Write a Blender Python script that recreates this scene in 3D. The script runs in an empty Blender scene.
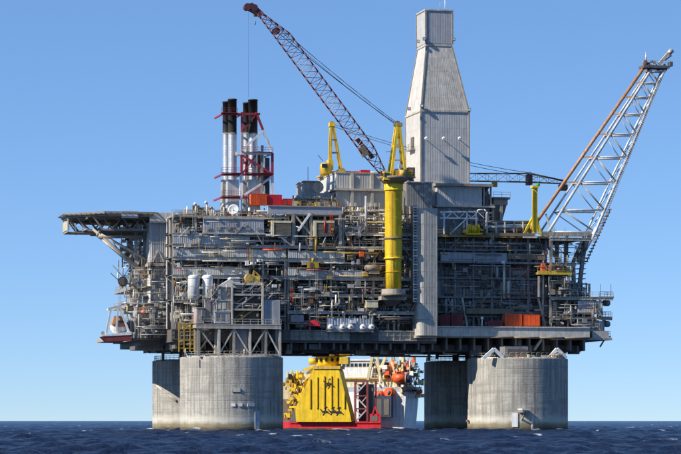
import bpy, math, random
import numpy as np
from mathutils import Vector

# ------------------------------------------------------------------ camera, sky, sun, exposure
SC = bpy.context.scene
COL = SC.collection
FPX = 2784.0; CU = 340.5; HV = 421.0; CAMH = 2.2            # focal length in photo pixels, centre column, horizon row, eye height
cam_d = bpy.data.cameras.new('camera'); cam = bpy.data.objects.new('camera', cam_d); COL.objects.link(cam)
cam_d.sensor_fit = 'HORIZONTAL'; cam_d.sensor_width = 36.0
cam_d.lens = 36.0 * FPX / 681.0
cam_d.shift_y = (HV - 227.0) / 681.0
cam_d.clip_start = 1.0; cam_d.clip_end = 90000.0
cam.location = (0, 0, CAMH); cam.rotation_euler = (math.pi / 2, 0, 0)
SC.camera = cam

SUN_AZ = math.radians(64); SUN_EL = math.radians(36)        # azimuth measured to the left of "behind the camera"
to_sun = Vector((-math.sin(SUN_AZ) * math.cos(SUN_EL), -math.cos(SUN_AZ) * math.cos(SUN_EL), math.sin(SUN_EL)))
sun_d = bpy.data.lights.new('sun', 'SUN'); sun = bpy.data.objects.new('sun', sun_d); COL.objects.link(sun)
sun_d.energy = 4.8; sun_d.angle = math.radians(0.5); sun_d.color = (1.0, 0.93, 0.82)
sun.rotation_euler = to_sun.to_track_quat('Z', 'Y').to_euler()
sun.location = (-200, 300, 300)

world = bpy.data.worlds.new('World'); SC.world = world; world.use_nodes = True
wn = world.node_tree.nodes; wl = world.node_tree.links
sky = wn.new('ShaderNodeTexSky'); sky.sky_type = 'NISHITA'; sky.sun_disc = False
sky.sun_elevation = SUN_EL; sky.sun_rotation = math.atan2(to_sun.x, to_sun.y)
sky.altitude = 0; sky.air_density = 1.0; sky.dust_density = 0.0; sky.ozone_density = 4.5
bg = wn['Background']; bg.inputs['Strength'].default_value = 0.108
wtc = wn.new('ShaderNodeTexCoord'); wmp = wn.new('ShaderNodeMapping'); wmp.inputs['Scale'].default_value = (1, 1, 1.95); wmp.inputs['Location'].default_value = (0, 0, .062)
wl.new(wtc.outputs['Generated'], wmp.inputs['Vector']); wnm = wn.new('ShaderNodeVectorMath'); wnm.operation = 'NORMALIZE'; wl.new(wmp.outputs['Vector'], wnm.inputs[0]); wl.new(wnm.outputs[0], sky.inputs['Vector'])
wga = wn.new('ShaderNodeGamma'); wga.inputs['Gamma'].default_value = .7                 # soften the sky's range, then deepen its blue
wbw = wn.new('ShaderNodeRGBToBW'); wsa = wn.new('ShaderNodeMix'); wsa.data_type = 'RGBA'; wsa.clamp_factor = False; wsa.inputs[0].default_value = 1.6
wti = wn.new('ShaderNodeVectorMath'); wti.operation = 'MULTIPLY'; wti.inputs[1].default_value = (1.50, 1.42, 1.54)
wl.new(sky.outputs['Color'], wga.inputs['Color']); wl.new(wga.outputs[0], wbw.inputs[0]); wl.new(wbw.outputs[0], wsa.inputs[6]); wl.new(wga.outputs[0], wsa.inputs[7])
wl.new(wsa.outputs[2], wti.inputs[0]); wl.new(wti.outputs[0], bg.inputs['Color'])
SC.view_settings.view_transform = 'Standard'; SC.view_settings.look = 'None'
SC.view_settings.exposure = 0.5; SC.view_settings.gamma = 1.0

# ------------------------------------------------------------------ frames and helpers
TH = math.radians(13); CT = math.cos(TH); ST = math.sin(TH)
Y0 = 600.0; X0 = (231.5 - CU) * Y0 / FPX                     # platform frame: origin under the front-left leg
R = random.Random(7)

def world_of(a, b, z): return (X0 + a * CT - b * ST, Y0 + a * ST + b * CT, z)
def A(u, b):                                                  # along-front coordinate of photo column u at depth b
    k = (u - CU) / FPX
    return (k * (Y0 + b * CT) - X0 + b * ST) / (CT - k * ST)
def Z(v, a, b): return CAMH + (HV - v) / FPX * (Y0 + a * ST + b * CT)
def P(u, v, b):
    a = A(u, b); return (a, b, Z(v, a, b))

MATS = {}; ML = []
def mat(name, col, rough=0.6, metal=0.0, var=0.22, rust=0.0, tint=0.18, streak=0.25):
    m = bpy.data.materials.new(name); m.use_nodes = True
    n = m.node_tree.nodes; l = m.node_tree.links; bs = n['Principled BSDF']
    bs.inputs['Roughness'].default_value = rough; bs.inputs['Metallic'].default_value = metal
    tc = n.new('ShaderNodeTexCoord'); oi = n.new('ShaderNodeObjectInfo')
    add = n.new('ShaderNodeVectorMath'); add.operation = 'ADD'
    l.new(tc.outputs['Object'], add.inputs[0])
    sc = n.new('ShaderNodeVectorMath'); sc.operation = 'SCALE'; sc.inputs['Scale'].default_value = 50
    l.new(oi.outputs['Random'], sc.inputs[0]); l.new(sc.outputs[0], add.inputs[1])
    n1 = n.new('ShaderNodeTexNoise'); n1.inputs['Scale'].default_value = 0.7; n1.inputs['Detail'].default_value = 6; n1.inputs['Roughness'].default_value = .7
    l.new(add.outputs[0], n1.inputs['Vector'])
    mp = n.new('ShaderNodeMapping'); mp.inputs['Scale'].default_value = (2.6, 2.6, 0.13)
    l.new(add.outputs[0], mp.inputs['Vector'])
    n2 = n.new('ShaderNodeTexNoise'); n2.inputs['Scale'].default_value = 1.0; n2.inputs['Detail'].default_value = 5
    l.new(mp.outputs[0], n2.inputs['Vector'])
    def rng(src, lo, hi, a=.3, b=.7):
        mr = n.new('ShaderNodeMapRange'); mr.inputs['From Min'].default_value = a; mr.inputs['From Max'].default_value = b
        mr.inputs['To Min'].default_value = lo; mr.inputs['To Max'].default_value = hi; l.new(src, mr.inputs['Value']); return mr.outputs[0]
    def mul(x, y):
        q = n.new('ShaderNodeMath'); q.operation = 'MULTIPLY'; l.new(x, q.inputs[0]); l.new(y, q.inputs[1]); return q.outputs[0]
    v = mul(rng(n1.outputs[0], 1 - var, 1 + var), rng(n2.outputs[0], 1 - streak, 1 + streak * .6))
    v = mul(v, rng(oi.outputs['Random'], 1 - tint, 1 + tint, 0, 1))
    cs = n.new('ShaderNodeVectorMath'); cs.operation = 'SCALE'; cs.inputs[0].default_value = col; l.new(v, cs.inputs['Scale'])
    out = cs.outputs[0]
    if rust > 0:
        n3 = n.new('ShaderNodeTexNoise'); n3.inputs['Scale'].default_value = 1.7; n3.inputs['Detail'].default_value = 8; n3.inputs['Roughness'].default_value = .75
        mp2 = n.new('ShaderNodeMapping'); mp2.inputs['Scale'].default_value = (1.3, 1.3, .35); l.new(add.outputs[0], mp2.inputs['Vector']); l.new(mp2.outputs[0], n3.inputs['Vector'])
        f = rng(n3.outputs[0], 0, min(1, rust * 2), .62 - rust * .25, .74)
        mx = n.new('ShaderNodeMixRGB'); l.new(f, mx.inputs['Fac']); l.new(out, mx.inputs['Color1']); mx.inputs['Color2'].default_value = (.14, .062, .03, 1); out = mx.outputs[0]
    l.new(out, bs.inputs['Base Color'])
    MATS[name] = len(ML); ML.append(m); return m

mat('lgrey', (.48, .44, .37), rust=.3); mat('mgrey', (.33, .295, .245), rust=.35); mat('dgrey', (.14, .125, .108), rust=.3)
mat('cladshade', (.22, .215, .21), rough=.6, rust=.25, tint=.05, streak=.18)  # for the clad box in shadow: its shade is put into this colour
mat('bgrey', (.27, .265, .26), rust=.15); mat('cladaged', (.46, .435, .38), rough=.6, rust=.32, tint=.06, streak=.2)
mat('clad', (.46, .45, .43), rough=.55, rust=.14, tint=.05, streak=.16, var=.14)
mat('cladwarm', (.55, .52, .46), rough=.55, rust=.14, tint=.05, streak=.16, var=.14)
mat('cladblue', (.36, .36, .375), rough=.5, rust=.12, tint=.05, streak=.16, var=.14)
mat('flarewhite', (.64, .64, .62), rough=.4, rust=.12, var=.1)
mat('redpaint', (.30, .03, .04), rough=.5, rust=.12)
mat('dullyellow', (.62, .41, .03), rough=.5, rust=.3)
mat('white', (.72, .72, .70), rough=.45, rust=.18, var=.1); mat('silver', (.60, .60, .60), rough=.42, metal=.7, var=.06, tint=.08, streak=.12)
mat('black', (.022, .02, .02), rough=.75); mat('rust', (.24, .105, .05), rough=.85); mat('brown', (.20, .155, .10), rust=.3)
mat('yellow', (.78, .515, .014), rough=.5, rust=.36, var=.17, tint=.08, streak=.22); mat('ochre', (.50, .32, .06), rust=.35)
mat('orange', (.80, .11, .018), rough=.5, rust=.12, var=.12); mat('red', (.60, .022, .03), rough=.45, rust=.1, var=.15)
mat('darkred', (.20, .035, .04), rough=.6, rust=.2); mat('cream', (.66, .58, .36), rough=.5, rust=.25)
mat('glass', (.02, .03, .04), rough=.12, tint=.3); mat('navy', (.035, .05, .085), rough=.5, rust=.1); mat('hullgrey', (.36, .40, .46), rough=.5, rust=.12)
mat('boomred', (.13, .035, .045), rough=.6, rust=.2); mat('pink', (.42, .33, .33), rough=.6, rust=.3)
mat('green', (.03, .30, .06), rough=.5); mat('fluor', (.78, .10, .02), rough=.5, tint=.05)
mat('galv', (.48, .46, .42), rough=.45, metal=.35, rust=.15); mat('rope', (.05, .05, .055), rough=.8)
mat('pipeorange', (.42, .22, .11), rough=.6, rust=.4)

class MB:
    def __init__(s): s.V = []; s.F = []; s.M = []; s.S = []
    def add(s, vs, fs, m, smooth=False):
        o = len(s.V); s.V.extend(vs); mi = MATS[m]
        for i, f in enumerate(fs):
            s.F.append(tuple(o + j for j in f)); s.M.append(mi)
            s.S.append(smooth[i] if isinstance(smooth, list) else smooth)
        return s
    def box(s, a0, a1, b0, b1, z0, z1, m):
        if a0 > a1: a0, a1 = a1, a0
        if b0 > b1: b0, b1 = b1, b0
        if z0 > z1: z0, z1 = z1, z0
        return s.add([(a0, b0, z0), (a1, b0, z0), (a1, b1, z0), (a0, b1, z0), (a0, b0, z1), (a1, b0, z1), (a1, b1, z1), (a0, b1, z1)],
              [(0, 3, 2, 1), (4, 5, 6, 7), (0, 1, 5, 4), (1, 2, 6, 5), (2, 3, 7, 6), (3, 0, 4, 7)], m)
    def hexa(s, lo, hi, m):                                   # lo, hi: four corners each, counter-clockwise from above
        return s.add(list(lo) + list(hi), [(3, 2, 1, 0), (4, 5, 6, 7), (0, 1, 5, 4), (1, 2, 6, 5), (2, 3, 7, 6), (3, 0, 4, 7)], m)
    def frame(s, p, q):
        p = Vector(p); q = Vector(q); d = (q - p).normalized()
        up = Vector((0, 0, 1)) if abs(d.z) < .95 else Vector((1, 0, 0))
        x = d.cross(up).normalized(); y = x.cross(d).normalized(); return p, q, x, y
    def beam(s, p, q, w, h, m):
        p, q, x, y = s.frame(p, q); x = x * w / 2; y = y * h / 2
        c = [(-x - y), (x - y), (x + y), (-x + y)]
        return s.add([tuple(p + k) for k in c] + [tuple(q + k) for k in c], [(0, 1, 2, 3), (7, 6, 5, 4), (0, 4, 5, 1), (1, 5, 6, 2), (2, 6, 7, 3), (3, 7, 4, 0)], m)
    def tube(s, p, q, r, m, n=8, r2=None):
        p, q, x, y = s.frame(p, q); r2 = r if r2 is None else r2
        vs = []
        for c, rr in ((p, r), (q, r2)):
            for i in range(n):
                t = 2 * math.pi * i / n; vs.append(tuple(c + x * math.cos(t) * rr + y * math.sin(t) * rr))
        fs = [(i, n + i, n + (i + 1) % n, (i + 1) % n) for i in range(n)] + [tuple(range(n)), tuple(range(2 * n - 1, n - 1, -1))]
        return s.add(vs, fs, m, [True] * n + [False, False])
    def path(s, pts, r, m, n=6):
        for i in range(len(pts) - 1): s.tube(pts[i], pts[i + 1], r, m, n)
        return s
    def lathe(s, c, prof, m, n=24, cap=True, smooth=True):
        vs = []; fs = []
        for r, z in prof:
            for i in range(n):
                t = 2 * math.pi * i / n; vs.append((c[0] + r * math.cos(t), c[1] + r * math.sin(t), c[2] + z))
        for k in range(len(prof) - 1):
            for i in range(n): j = (i + 1) % n; fs.append((k * n + i, k * n + j, (k + 1) * n + j, (k + 1) * n + i))
        sm = [smooth] * len(fs)
        if cap: fs += [tuple(range(n - 1, -1, -1)), tuple(range((len(prof) - 1) * n, len(prof) * n))]; sm += [False, False]
        return s.add(vs, fs, m, sm)
    def vessel(s, p, q, r, m, n=12):                          # horizontal drum with domed ends
        p = Vector(p); q = Vector(q); d = (q - p).normalized()
        s.tube(p, q, r, m, n); s.tube(p, p - d * r * .35, r, m, n, r * .72); s.tube(q, q + d * r * .35, r, m, n, r * .72)
        s.tube(p - d * r * .35, p - d * r * .5, r * .72, m, n, r * .3); s.tube(q + d * r * .35, q + d * r * .5, r * .72, m, n, r * .3); return s
    def corr(s, p00, p10, p11, p01, nr, dep, m):               # corrugated sheet between four corners
        p00, p10, p11, p01 = map(Vector, (p00, p10, p11, p01))
        nrm = (p10 - p00).cross(p01 - p00).normalized() * dep
        ts = []
        for i in range(nr):
            for f, o in ((0, 0), (.3, 0), (.45, 1), (.85, 1)): ts.append(((i + f) / nr, o))
        ts.append((1.0, 0)); vs = []
        for t, o in ts: vs.append(tuple(p00.lerp(p10, t) + nrm * o)); vs.append(tuple(p01.lerp(p11, t) + nrm * o))
        return s.add(vs, [(2 * i, 2 * i + 2, 2 * i + 3, 2 * i + 1) for i in range(len(ts) - 1)], m)
    def slab(s, pts, z0, z1, m):                               # extruded polygon, counter-clockwise
        n = len(pts); vs = [(p[0], p[1], z0) for p in pts] + [(p[0], p[1], z1) for p in pts]
        return s.add(vs, [tuple(range(n - 1, -1, -1)), tuple(range(n, 2 * n))] + [(i, (i + 1) % n, n + (i + 1) % n, n + i) for i in range(n)], m)
    def plate(s, pts, b0, b1, m):                              # polygon in the a-z plane, given thickness in b
        n = len(pts); vs = [(p[0], b0, p[1]) for p in pts] + [(p[0], b1, p[1]) for p in pts]
        return s.add(vs, [tuple(range(n)), tuple(range(2 * n - 1, n - 1, -1))] + [(i, n + i, n + (i + 1) % n, (i + 1) % n) for i in range(n)], m)
    def rail(s, p, q, m='lgrey', h=1.1, t=.07, step=1.6):
        p = Vector(p); q = Vector(q); L = (q - p).length; n = max(1, int(L / step)); up = Vector((0, 0, 1))
        for i in range(n + 1):
            c = p.lerp(q, i / n); s.beam(c, c + up * h, t, t, m)
        for k in (h, h * .55): s.beam(p + up * k, q + up * k, t, t, m)
        return s
    def mesh(s, name, off=(0, 0, 0)):
        me = bpy.data.meshes.new(name)
        o = off; me.from_pydata([(v[0] - o[0], v[1] - o[1], v[2] - o[2]) for v in s.V], [], s.F)
        used = sorted(set(s.M)); mp = {g: i for i, g in enumerate(used)}
        for g in used: me.materials.append(ML[g])
        me.polygons.foreach_set('material_index', [mp[g] for g in s.M]); me.polygons.foreach_set('use_smooth', s.S)
        me.update(); return me

OFF = {}
def thing(name, label, cat, a, b, z, group=None):
    o = bpy.data.objects.new(name, None); COL.objects.link(o); o.empty_display_size = 1
    o.location = world_of(a, b, z); o.rotation_euler = (0, 0, TH)
    o['label'] = label; o['category'] = cat
    if group: o['group'] = group
    OFF[o.name] = (a, b, z); return o
def part(name, mb, parent, stuff=False, label=None):
    o = bpy.data.objects.new(name, mb.mesh(name, OFF[parent.name])); COL.objects.link(o); o.parent = parent
    OFF[o.name] = OFF[parent.name]
    if stuff: o['kind'] = 'stuff'
    if label: o['label'] = label
    return o
def piece(name, me, parent, a, b, z):                         # shared-mesh piece placed at platform coordinates
    o = bpy.data.objects.new(name, me); COL.objects.link(o); o.parent = parent; f = OFF[parent.name]
    o.location = (a - f[0], b - f[1], z - f[2]); OFF[o.name] = f; return o
def single(name, mb, label, cat, a, b, z, group=None):
    o = bpy.data.objects.new(name, mb.mesh(name, (a, b, z))); COL.objects.link(o)
    o.location = world_of(a, b, z); o.rotation_euler = (0, 0, TH); o['label'] = label; o['category'] = cat
    if group: o['group'] = group
    return o

PAL = ['lgrey'] * 7 + ['mgrey'] * 6 + ['dgrey'] * 3 + ['galv'] * 4 + ['white'] * 2 + ['bgrey'] * 4 + ['rust', 'brown', 'brown', 'ochre', 'pink', 'cream']
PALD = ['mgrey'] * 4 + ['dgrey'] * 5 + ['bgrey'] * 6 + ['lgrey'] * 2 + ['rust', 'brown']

def clutter(par, a0, a1, b0, b1, z0, z1, dens=1.0, pal=PAL, equip=1.0):
    """pipes, cabinets, valves, trays and drums filling one storey"""
    H = z1 - z0; W = a1 - a0; m = MB()
    for k in range(int(W * .9 * dens)):                       # runs along the front
        z = z1 - R.uniform(.12, .62) * H; b = R.uniform(b0, b1); r = R.choice((.05, .07, .1, .14, .22))
        s = R.uniform(a0, a1 - W * .2); e = min(a1, s + R.uniform(2, W * .7)); c = R.choice(pal)
        pts = [(s, b, z), (e, b, z)]
        if R.random() < .6: pts = [(s, b, R.choice((z0, z1)))] + pts
        if R.random() < .5: pts = pts + [(e, b, z0)]
        m.path(pts, r, c)
        if R.random() < .5:
            for q in range(3): t = R.uniform(s, e); m.tube((t, b, z), (t + .3, b, z), r * 1.7, c, 8)
    for k in range(int(W * .75 * dens)):                      # risers
        a = R.uniform(a0, a1); b = R.uniform(b0, b0 + (b1 - b0) * .7); r = R.choice((.05, .06, .09, .13, .2)); c = R.choice(pal)
        zt = z1 if R.random() < .6 else z0 + R.uniform(.4, .9) * H
        m.tube((a, b, z0), (a, b, zt), r, c, 6)
        if R.random() < .4: m.box(a - .25, a + .25, b - .3, b + .2, z0 + R.uniform(.2, .6) * H, z0 + R.uniform(.25, .7) * H, R.choice(pal))
    for k in range(int(W * .9 * dens)):                       # small boxes, junctions, lamps
        a = R.uniform(a0, a1); b = R.uniform(b0, b1); w = R.uniform(.2, .8); z = z0 + R.uniform(0, .85) * H
        m.box(a, a + w, b, b + R.uniform(.2, .6), z, z + R.uniform(.2, .9), R.choice(pal))
    for k in range(int(W * .16 * dens) + 1):                  # diagonal stays
        a = R.uniform(a0, a1 - 2.5); s = R.choice((-1, 1)); b = R.uniform(b0, b0 + 1.0); w = R.uniform(1.5, 2.6)
        m.beam((a + w * (s < 0), b, z0), (a + w * (s > 0), b, z1), .16, .16, R.choice(pal))
    part('pipework', m, par, stuff=True)
    for k in range(int(W / 4.2 * equip)):                     # cabinets and skids, each on its own
        w = R.uniform(1.0, 3.0); a = R.uniform(a0, a1 - w); b = R.uniform(b0 + .3, b1 - .5); h = R.uniform(.35, .8) * H; c = R.choice(pal)
        q = MB().box(a, a + w, b, b + 1.6, z0, z0 + h, c).box(a - .06, a + w + .06, b - .06, b + 1.66, z0 + h, z0 + h + .12, c)
        for t in range(int(w / .6)): q.box(a + .1 + t * .6, a + .55 + t * .6, b - .05, b, z0 + .2, z0 + h - .2, R.choice((c, c, 'dgrey')))
        part('cabinet', q, par)
    for k in range(int(W / 8 * equip)):
        L = R.uniform(1.6, 3.6); a = R.uniform(a0 + .5, max(a0 + .6, a1 - L - .5)); r = R.uniform(.35, min(.8, H * .3)); b = R.uniform(b0 + r, b1 - r); z = z0 + r + R.uniform(.25, .5)
        q = MB().vessel((a, b, z), (a + L, b, z), r, R.choice(('lgrey', 'white', 'galv', 'mgrey') if pal is PAL else ('mgrey', 'bgrey')))
        for t in (.2, .8): q.box(a + L * t - .12, a + L * t + .12, b - r * .8, b + r * .8, z0, z - r * .4, 'dgrey')
        part('drum', q, par)

def break_up(par, u0, u1, v0, v1, b, n, pal=PAL, lamp=.12):
    """risers, trays, ladders, lamps and boxes hung on the outside of the deck edges"""
    m = MB()
    for k in range(n):
        u = R.uniform(u0, u1); v = R.uniform(v0, v1); bb = b - R.uniform(.12, .9); p = P(u, v, bb); c = R.choice(pal); t = R.random()
        if t < .16: m.tube(p, (p[0], bb, p[2] + R.uniform(1.2, 4)), R.choice((.06, .08, .12, .18)), c, 6)
        elif t < .46: m.tube(p, (max(p[0] + .5, min(p[0] + R.uniform(2, 11), A(u1, bb))), bb, p[2]), R.choice((.06, .09, .14)), c, 6)
        elif t < .70: m.box(p[0], p[0] + R.uniform(.25, 1.3), bb, bb + R.uniform(.2, .8), p[2], p[2] + R.uniform(.2, 1.1), c)
        elif t < .80:
            h = R.uniform(2, 5); m.beam(p, (p[0], bb, p[2] + h), .06, .06, c); m.beam((p[0] + .45, bb, p[2]), (p[0] + .45, bb, p[2] + h), .06, .06, c)
            for i in range(int(h / .35)): m.beam((p[0], bb, p[2] + i * .35), (p[0] + .45, bb, p[2] + i * .35), .05, .05, c)
        elif t < .88: m.beam(p, (p[0] + R.choice((-1, 1)) * R.uniform(1, 2.5), bb, p[2] + R.uniform(1.5, 3)), .16, .16, c)
        elif t < .88 + lamp: m.box(p[0], p[0] + .45, bb, bb + .3, p[2], p[2] + .3, 'white').beam((p[0] + .2, bb + .1, p[2]), (p[0] + .2, b + .2, p[2] - .5), .08, .08, 'lgrey')
        else: m.path([p, (p[0], bb, p[2] - 1.4), (p[0] + R.uniform(.6, 2), bb, p[2] - 1.4)], .1, R.choice(('ochre', 'cream', 'lgrey')), 6)
    part('edge_fittings', m, par, stuff=True)

ACC = ['cream', 'cream', 'brown', 'ochre', 'dullyellow', 'orange', 'white', 'rust', 'lgrey', 'lgrey', 'red']
def floor_edge(par, a0, a1, b0, b1, z, rail=True, col='cladaged', th=.6, railcol='lgrey'):
    """one deck plate with a flanged edge girder, joists below and a handrail"""
    dk = part('deck_plate', MB().box(a0, a1, b0 + .3, b1, z - .16, z, 'dgrey'), par)
    g = MB().box(a0, a1, b0, b0 + .3, z - .1, z + .02, col).box(a0, a1, b0, b0 + .3, z - th - .1, z - th, col).box(a0, a1, b0 + .1, b0 + .16, z - th, z - .1, col)
    for i in range(int((a1 - a0) / 1.5)): t = a0 + i * 1.5 + .7; g.box(t, t + .06, b0 + .02, b0 + .28, z - th, z - .1, col)
    part('edge_girder', g, par)
    if rail: part('handrail', MB().rail((a0, b0 + .12, z + .02), (a1, b0 + .12, z + .02), railcol), dk)

def parapet(par, u0, u1, v0, v1, b, m='clad', w=2.1):
    """row of single wind-wall panels at a deck edge"""
    a0 = A(u0, b); a1 = A(u1, b); n = max(1, round((a1 - a0) / w)); w = (a1 - a0) / n; am = (a0 + a1) / 2
    z1 = Z(v0, am, b); z0 = Z(v1, am, b)
    me = MB().corr((.03, 0, 0), (w - .03, 0, 0), (w - .03, 0, z1 - z0), (.03, 0, z1 - z0), 5, .018, m)
    me.box(.03, w - .03, .02, .07, 0, z1 - z0, m).box(.0, w, -.09, .09, z1 - z0, z1 - z0 + .08, 'lgrey')
    me = me.mesh('wind_panel')
    for i in range(n): piece('wind_panel', me, par, a0 + i * w, b + R.uniform(-.03, .03), z0 + R.uniform(-.03, .03))

def columns(par, a0, a1, b, zs, step=5.2, m='mgrey', w=.42):
    n = max(1, round((a1 - a0) / step))
    for i in range(n + 1):
        a = a0 + .3 + (a1 - a0 - .6) * i / n
        q = MB().box(a - w / 2, a + w / 2, b, b + .05, zs[0], zs[1], m).box(a - w / 2, a + w / 2, b + w - .05, b + w, zs[0], zs[1], m).box(a - .03, a + .03, b + .05, b + w - .05, zs[0], zs[1], m)
        part('column', q, par)

def backwall(par, a0, a1, b, z0, z1, m='bgrey', w=3.0):
    n = max(1, round((a1 - a0) / w)); w = (a1 - a0) / n
    me = MB().corr((.04, 0, 0), (w - .04, 0, 0), (w - .04, 0, z1 - z0), (.04, 0, z1 - z0), 5, .09, m).mesh('bulkhead_panel')
    for i in range(n): piece('bulkhead_panel', me, par, a0 + i * w, b + R.uniform(0, .08), z0)

def zline(vs, u, b): a = A(u, b); return [Z(v, a, b) for v in vs]

def clad_box(par, a0, a1, b0, b1, z0, z1, m, w=2.2, hh=3.2, sides='fl', dep=.02, nr=5, mleft=None):
    """clad building volume: a core with single corrugated sheets on the seen sides"""
    part('frame_core', MB().box(a0 + .12, a1 - .12, b0 + .12, b1 - .12, z0, z1 - .05, m), par)
    nz = max(1, round((z1 - z0) / hh)); h = (z1 - z0) / nz
    def row(L, fn):
        n = max(1, round(L / w)); return n, L / n
    na, wa = row(a1 - a0, None); nb, wb = row(b1 - b0, None)
    mf = MB().corr((.02, 0, .02), (wa - .02, 0, .02), (wa - .02, 0, h - .02), (.02, 0, h - .02), nr, dep, m).mesh('cladding_sheet')
    ms = MB().corr((0, -.02, .02), (0, -wb + .02, .02), (0, -wb + .02, h - .02), (0, -.02, h - .02), nr, dep, mleft or m).mesh('cladding_sheet')
    for k in range(nz):
        if 'f' in sides:
            for i in range(na): piece('cladding_sheet', mf, par, a0 + i * wa, b0 + R.uniform(0, .03), z0 + k * h)
        if 'l' in sides:
            for i in range(nb):
                o = piece('cladding_sheet', ms, par, a0 + R.uniform(0, .03), b1 - i * wb, z0 + k * h)
        if 'r' in sides:
            mr = MB().corr((0, .02, .02), (0, wb - .02, .02), (0, wb - .02, h - .02), (0, .02, h - .02), nr, dep, m).mesh('cladding_sheet') if k == 0 and 'r' in sides else mr
            for i in range(nb): piece('cladding_sheet', mr, par, a1 + R.uniform(-.03, 0), b0 + i * wb, z0 + k * h)
    part('roof_trim', MB().box(a0 - .12, a1 + .12, b0 - .14, b1 + .12, z1 - .04, z1 + .22, 'lgrey'), par)

def lattice(par, c0, c1, nb, chord_r, lace_r, mats, sec_name='boom_section', chord_mat=None, nsec=1):
    """four-chord lattice between two corner quads, split into coloured sections"""
    c0 = [Vector(c) for c in c0]; c1 = [Vector(c) for c in c1]
    per = max(1, nb // nsec)
    for s0 in range(0, nb, per):
        q = MB(); mm = mats[(s0 // per) % len(mats)]
        for k in range(s0, min(nb, s0 + per)):
            lo = [c0[i].lerp(c1[i], k / nb) for i in range(4)]; hi = [c0[i].lerp(c1[i], (k + 1) / nb) for i in range(4)]
            for i in range(4):
                j = (i + 1) % 4
                q.tube(lo[i], hi[i], chord_r, chord_mat or mm, 6)
                q.tube(lo[i], lo[j], lace_r, mm, 5)
                if (k + i) % 2: q.tube(lo[i], hi[j], lace_r, mm, 5)
                else: q.tube(lo[j], hi[i], lace_r, mm, 5)
        part(sec_name, q, par)

# ------------------------------------------------------------------ sea
def sea_material():
    m = bpy.data.materials.new('sea_water'); m.use_nodes = True
    n = m.node_tree.nodes; l = m.node_tree.links; bs = n['Principled BSDF']
    bs.inputs['Roughness'].default_value = .22; bs.inputs['IOR'].default_value = 1.33
    geo = n.new('ShaderNodeNewGeometry')
    b1 = n.new('ShaderNodeTexNoise'); b1.inputs['Scale'].default_value = 1.6; b1.inputs['Detail'].default_value = 7; b1.inputs['Roughness'].default_value = .65
    l.new(geo.outputs['Position'], b1.inputs['Vector'])
    bp = n.new('ShaderNodeBump'); bp.inputs['Strength'].default_value = 1.0; bp.inputs['Distance'].default_value = .7
    b2 = n.new('ShaderNodeTexNoise'); b2.inputs['Scale'].default_value = .22; b2.inputs['Detail'].default_value = 4; l.new(geo.outputs['Position'], b2.inputs['Vector'])
    bm = n.new('ShaderNodeMath'); bm.operation = 'MULTIPLY_ADD'; bm.inputs[1].default_value = 4.0; l.new(b2.outputs[0], bm.inputs[0]); l.new(b1.outputs[0], bm.inputs[2]); l.new(bm.outputs[0], bp.inputs['Height']); l.new(bp.outputs[0], bs.inputs['Normal'])
    at = n.new('ShaderNodeAttribute'); at.attribute_name = 'foam'
    n2 = n.new('ShaderNodeTexNoise'); n2.inputs['Scale'].default_value = 3.2; n2.inputs['Detail'].default_value = 9; n2.inputs['Roughness'].default_value = .75; l.new(geo.outputs['Position'], n2.inputs['Vector'])
    mu = n.new('ShaderNodeMath'); mu.operation = 'MULTIPLY'; l.new(at.outputs['Fac'], mu.inputs[0]); l.new(n2.outputs[0], mu.inputs[1])
    mr = n.new('ShaderNodeMapRange'); mr.inputs['From Min'].default_value = .26; mr.inputs['From Max'].default_value = .5; l.new(mu.outputs[0], mr.inputs['Value'])
    n3 = n.new('ShaderNodeTexNoise'); n3.inputs['Scale'].default_value = .05; l.new(geo.outputs['Position'], n3.inputs['Vector'])
    cr = n.new('ShaderNodeMixRGB'); cr.inputs['Color1'].default_value = (.008, .018, .050, 1); cr.inputs['Color2'].default_value = (.013, .026, .068, 1); l.new(n3.outputs[0], cr.inputs['Fac'])
    mx = n.new('ShaderNodeMixRGB'); l.new(mr.outputs[0], mx.inputs['Fac']); l.new(cr.outputs[0], mx.inputs['Color1']); mx.inputs['Color2'].default_value = (.75, .78, .80, 1)
    l.new(mx.outputs[0], bs.inputs['Base Color'])
    sp = n.new('ShaderNodeMapRange'); sp.inputs['To Min'].default_value = .18; sp.inputs['To Max'].default_value = 0.0; l.new(mr.outputs[0], sp.inputs['Value'])
    l.new(sp.outputs[0], bs.inputs['Specular IOR Level'])
    return m

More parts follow.
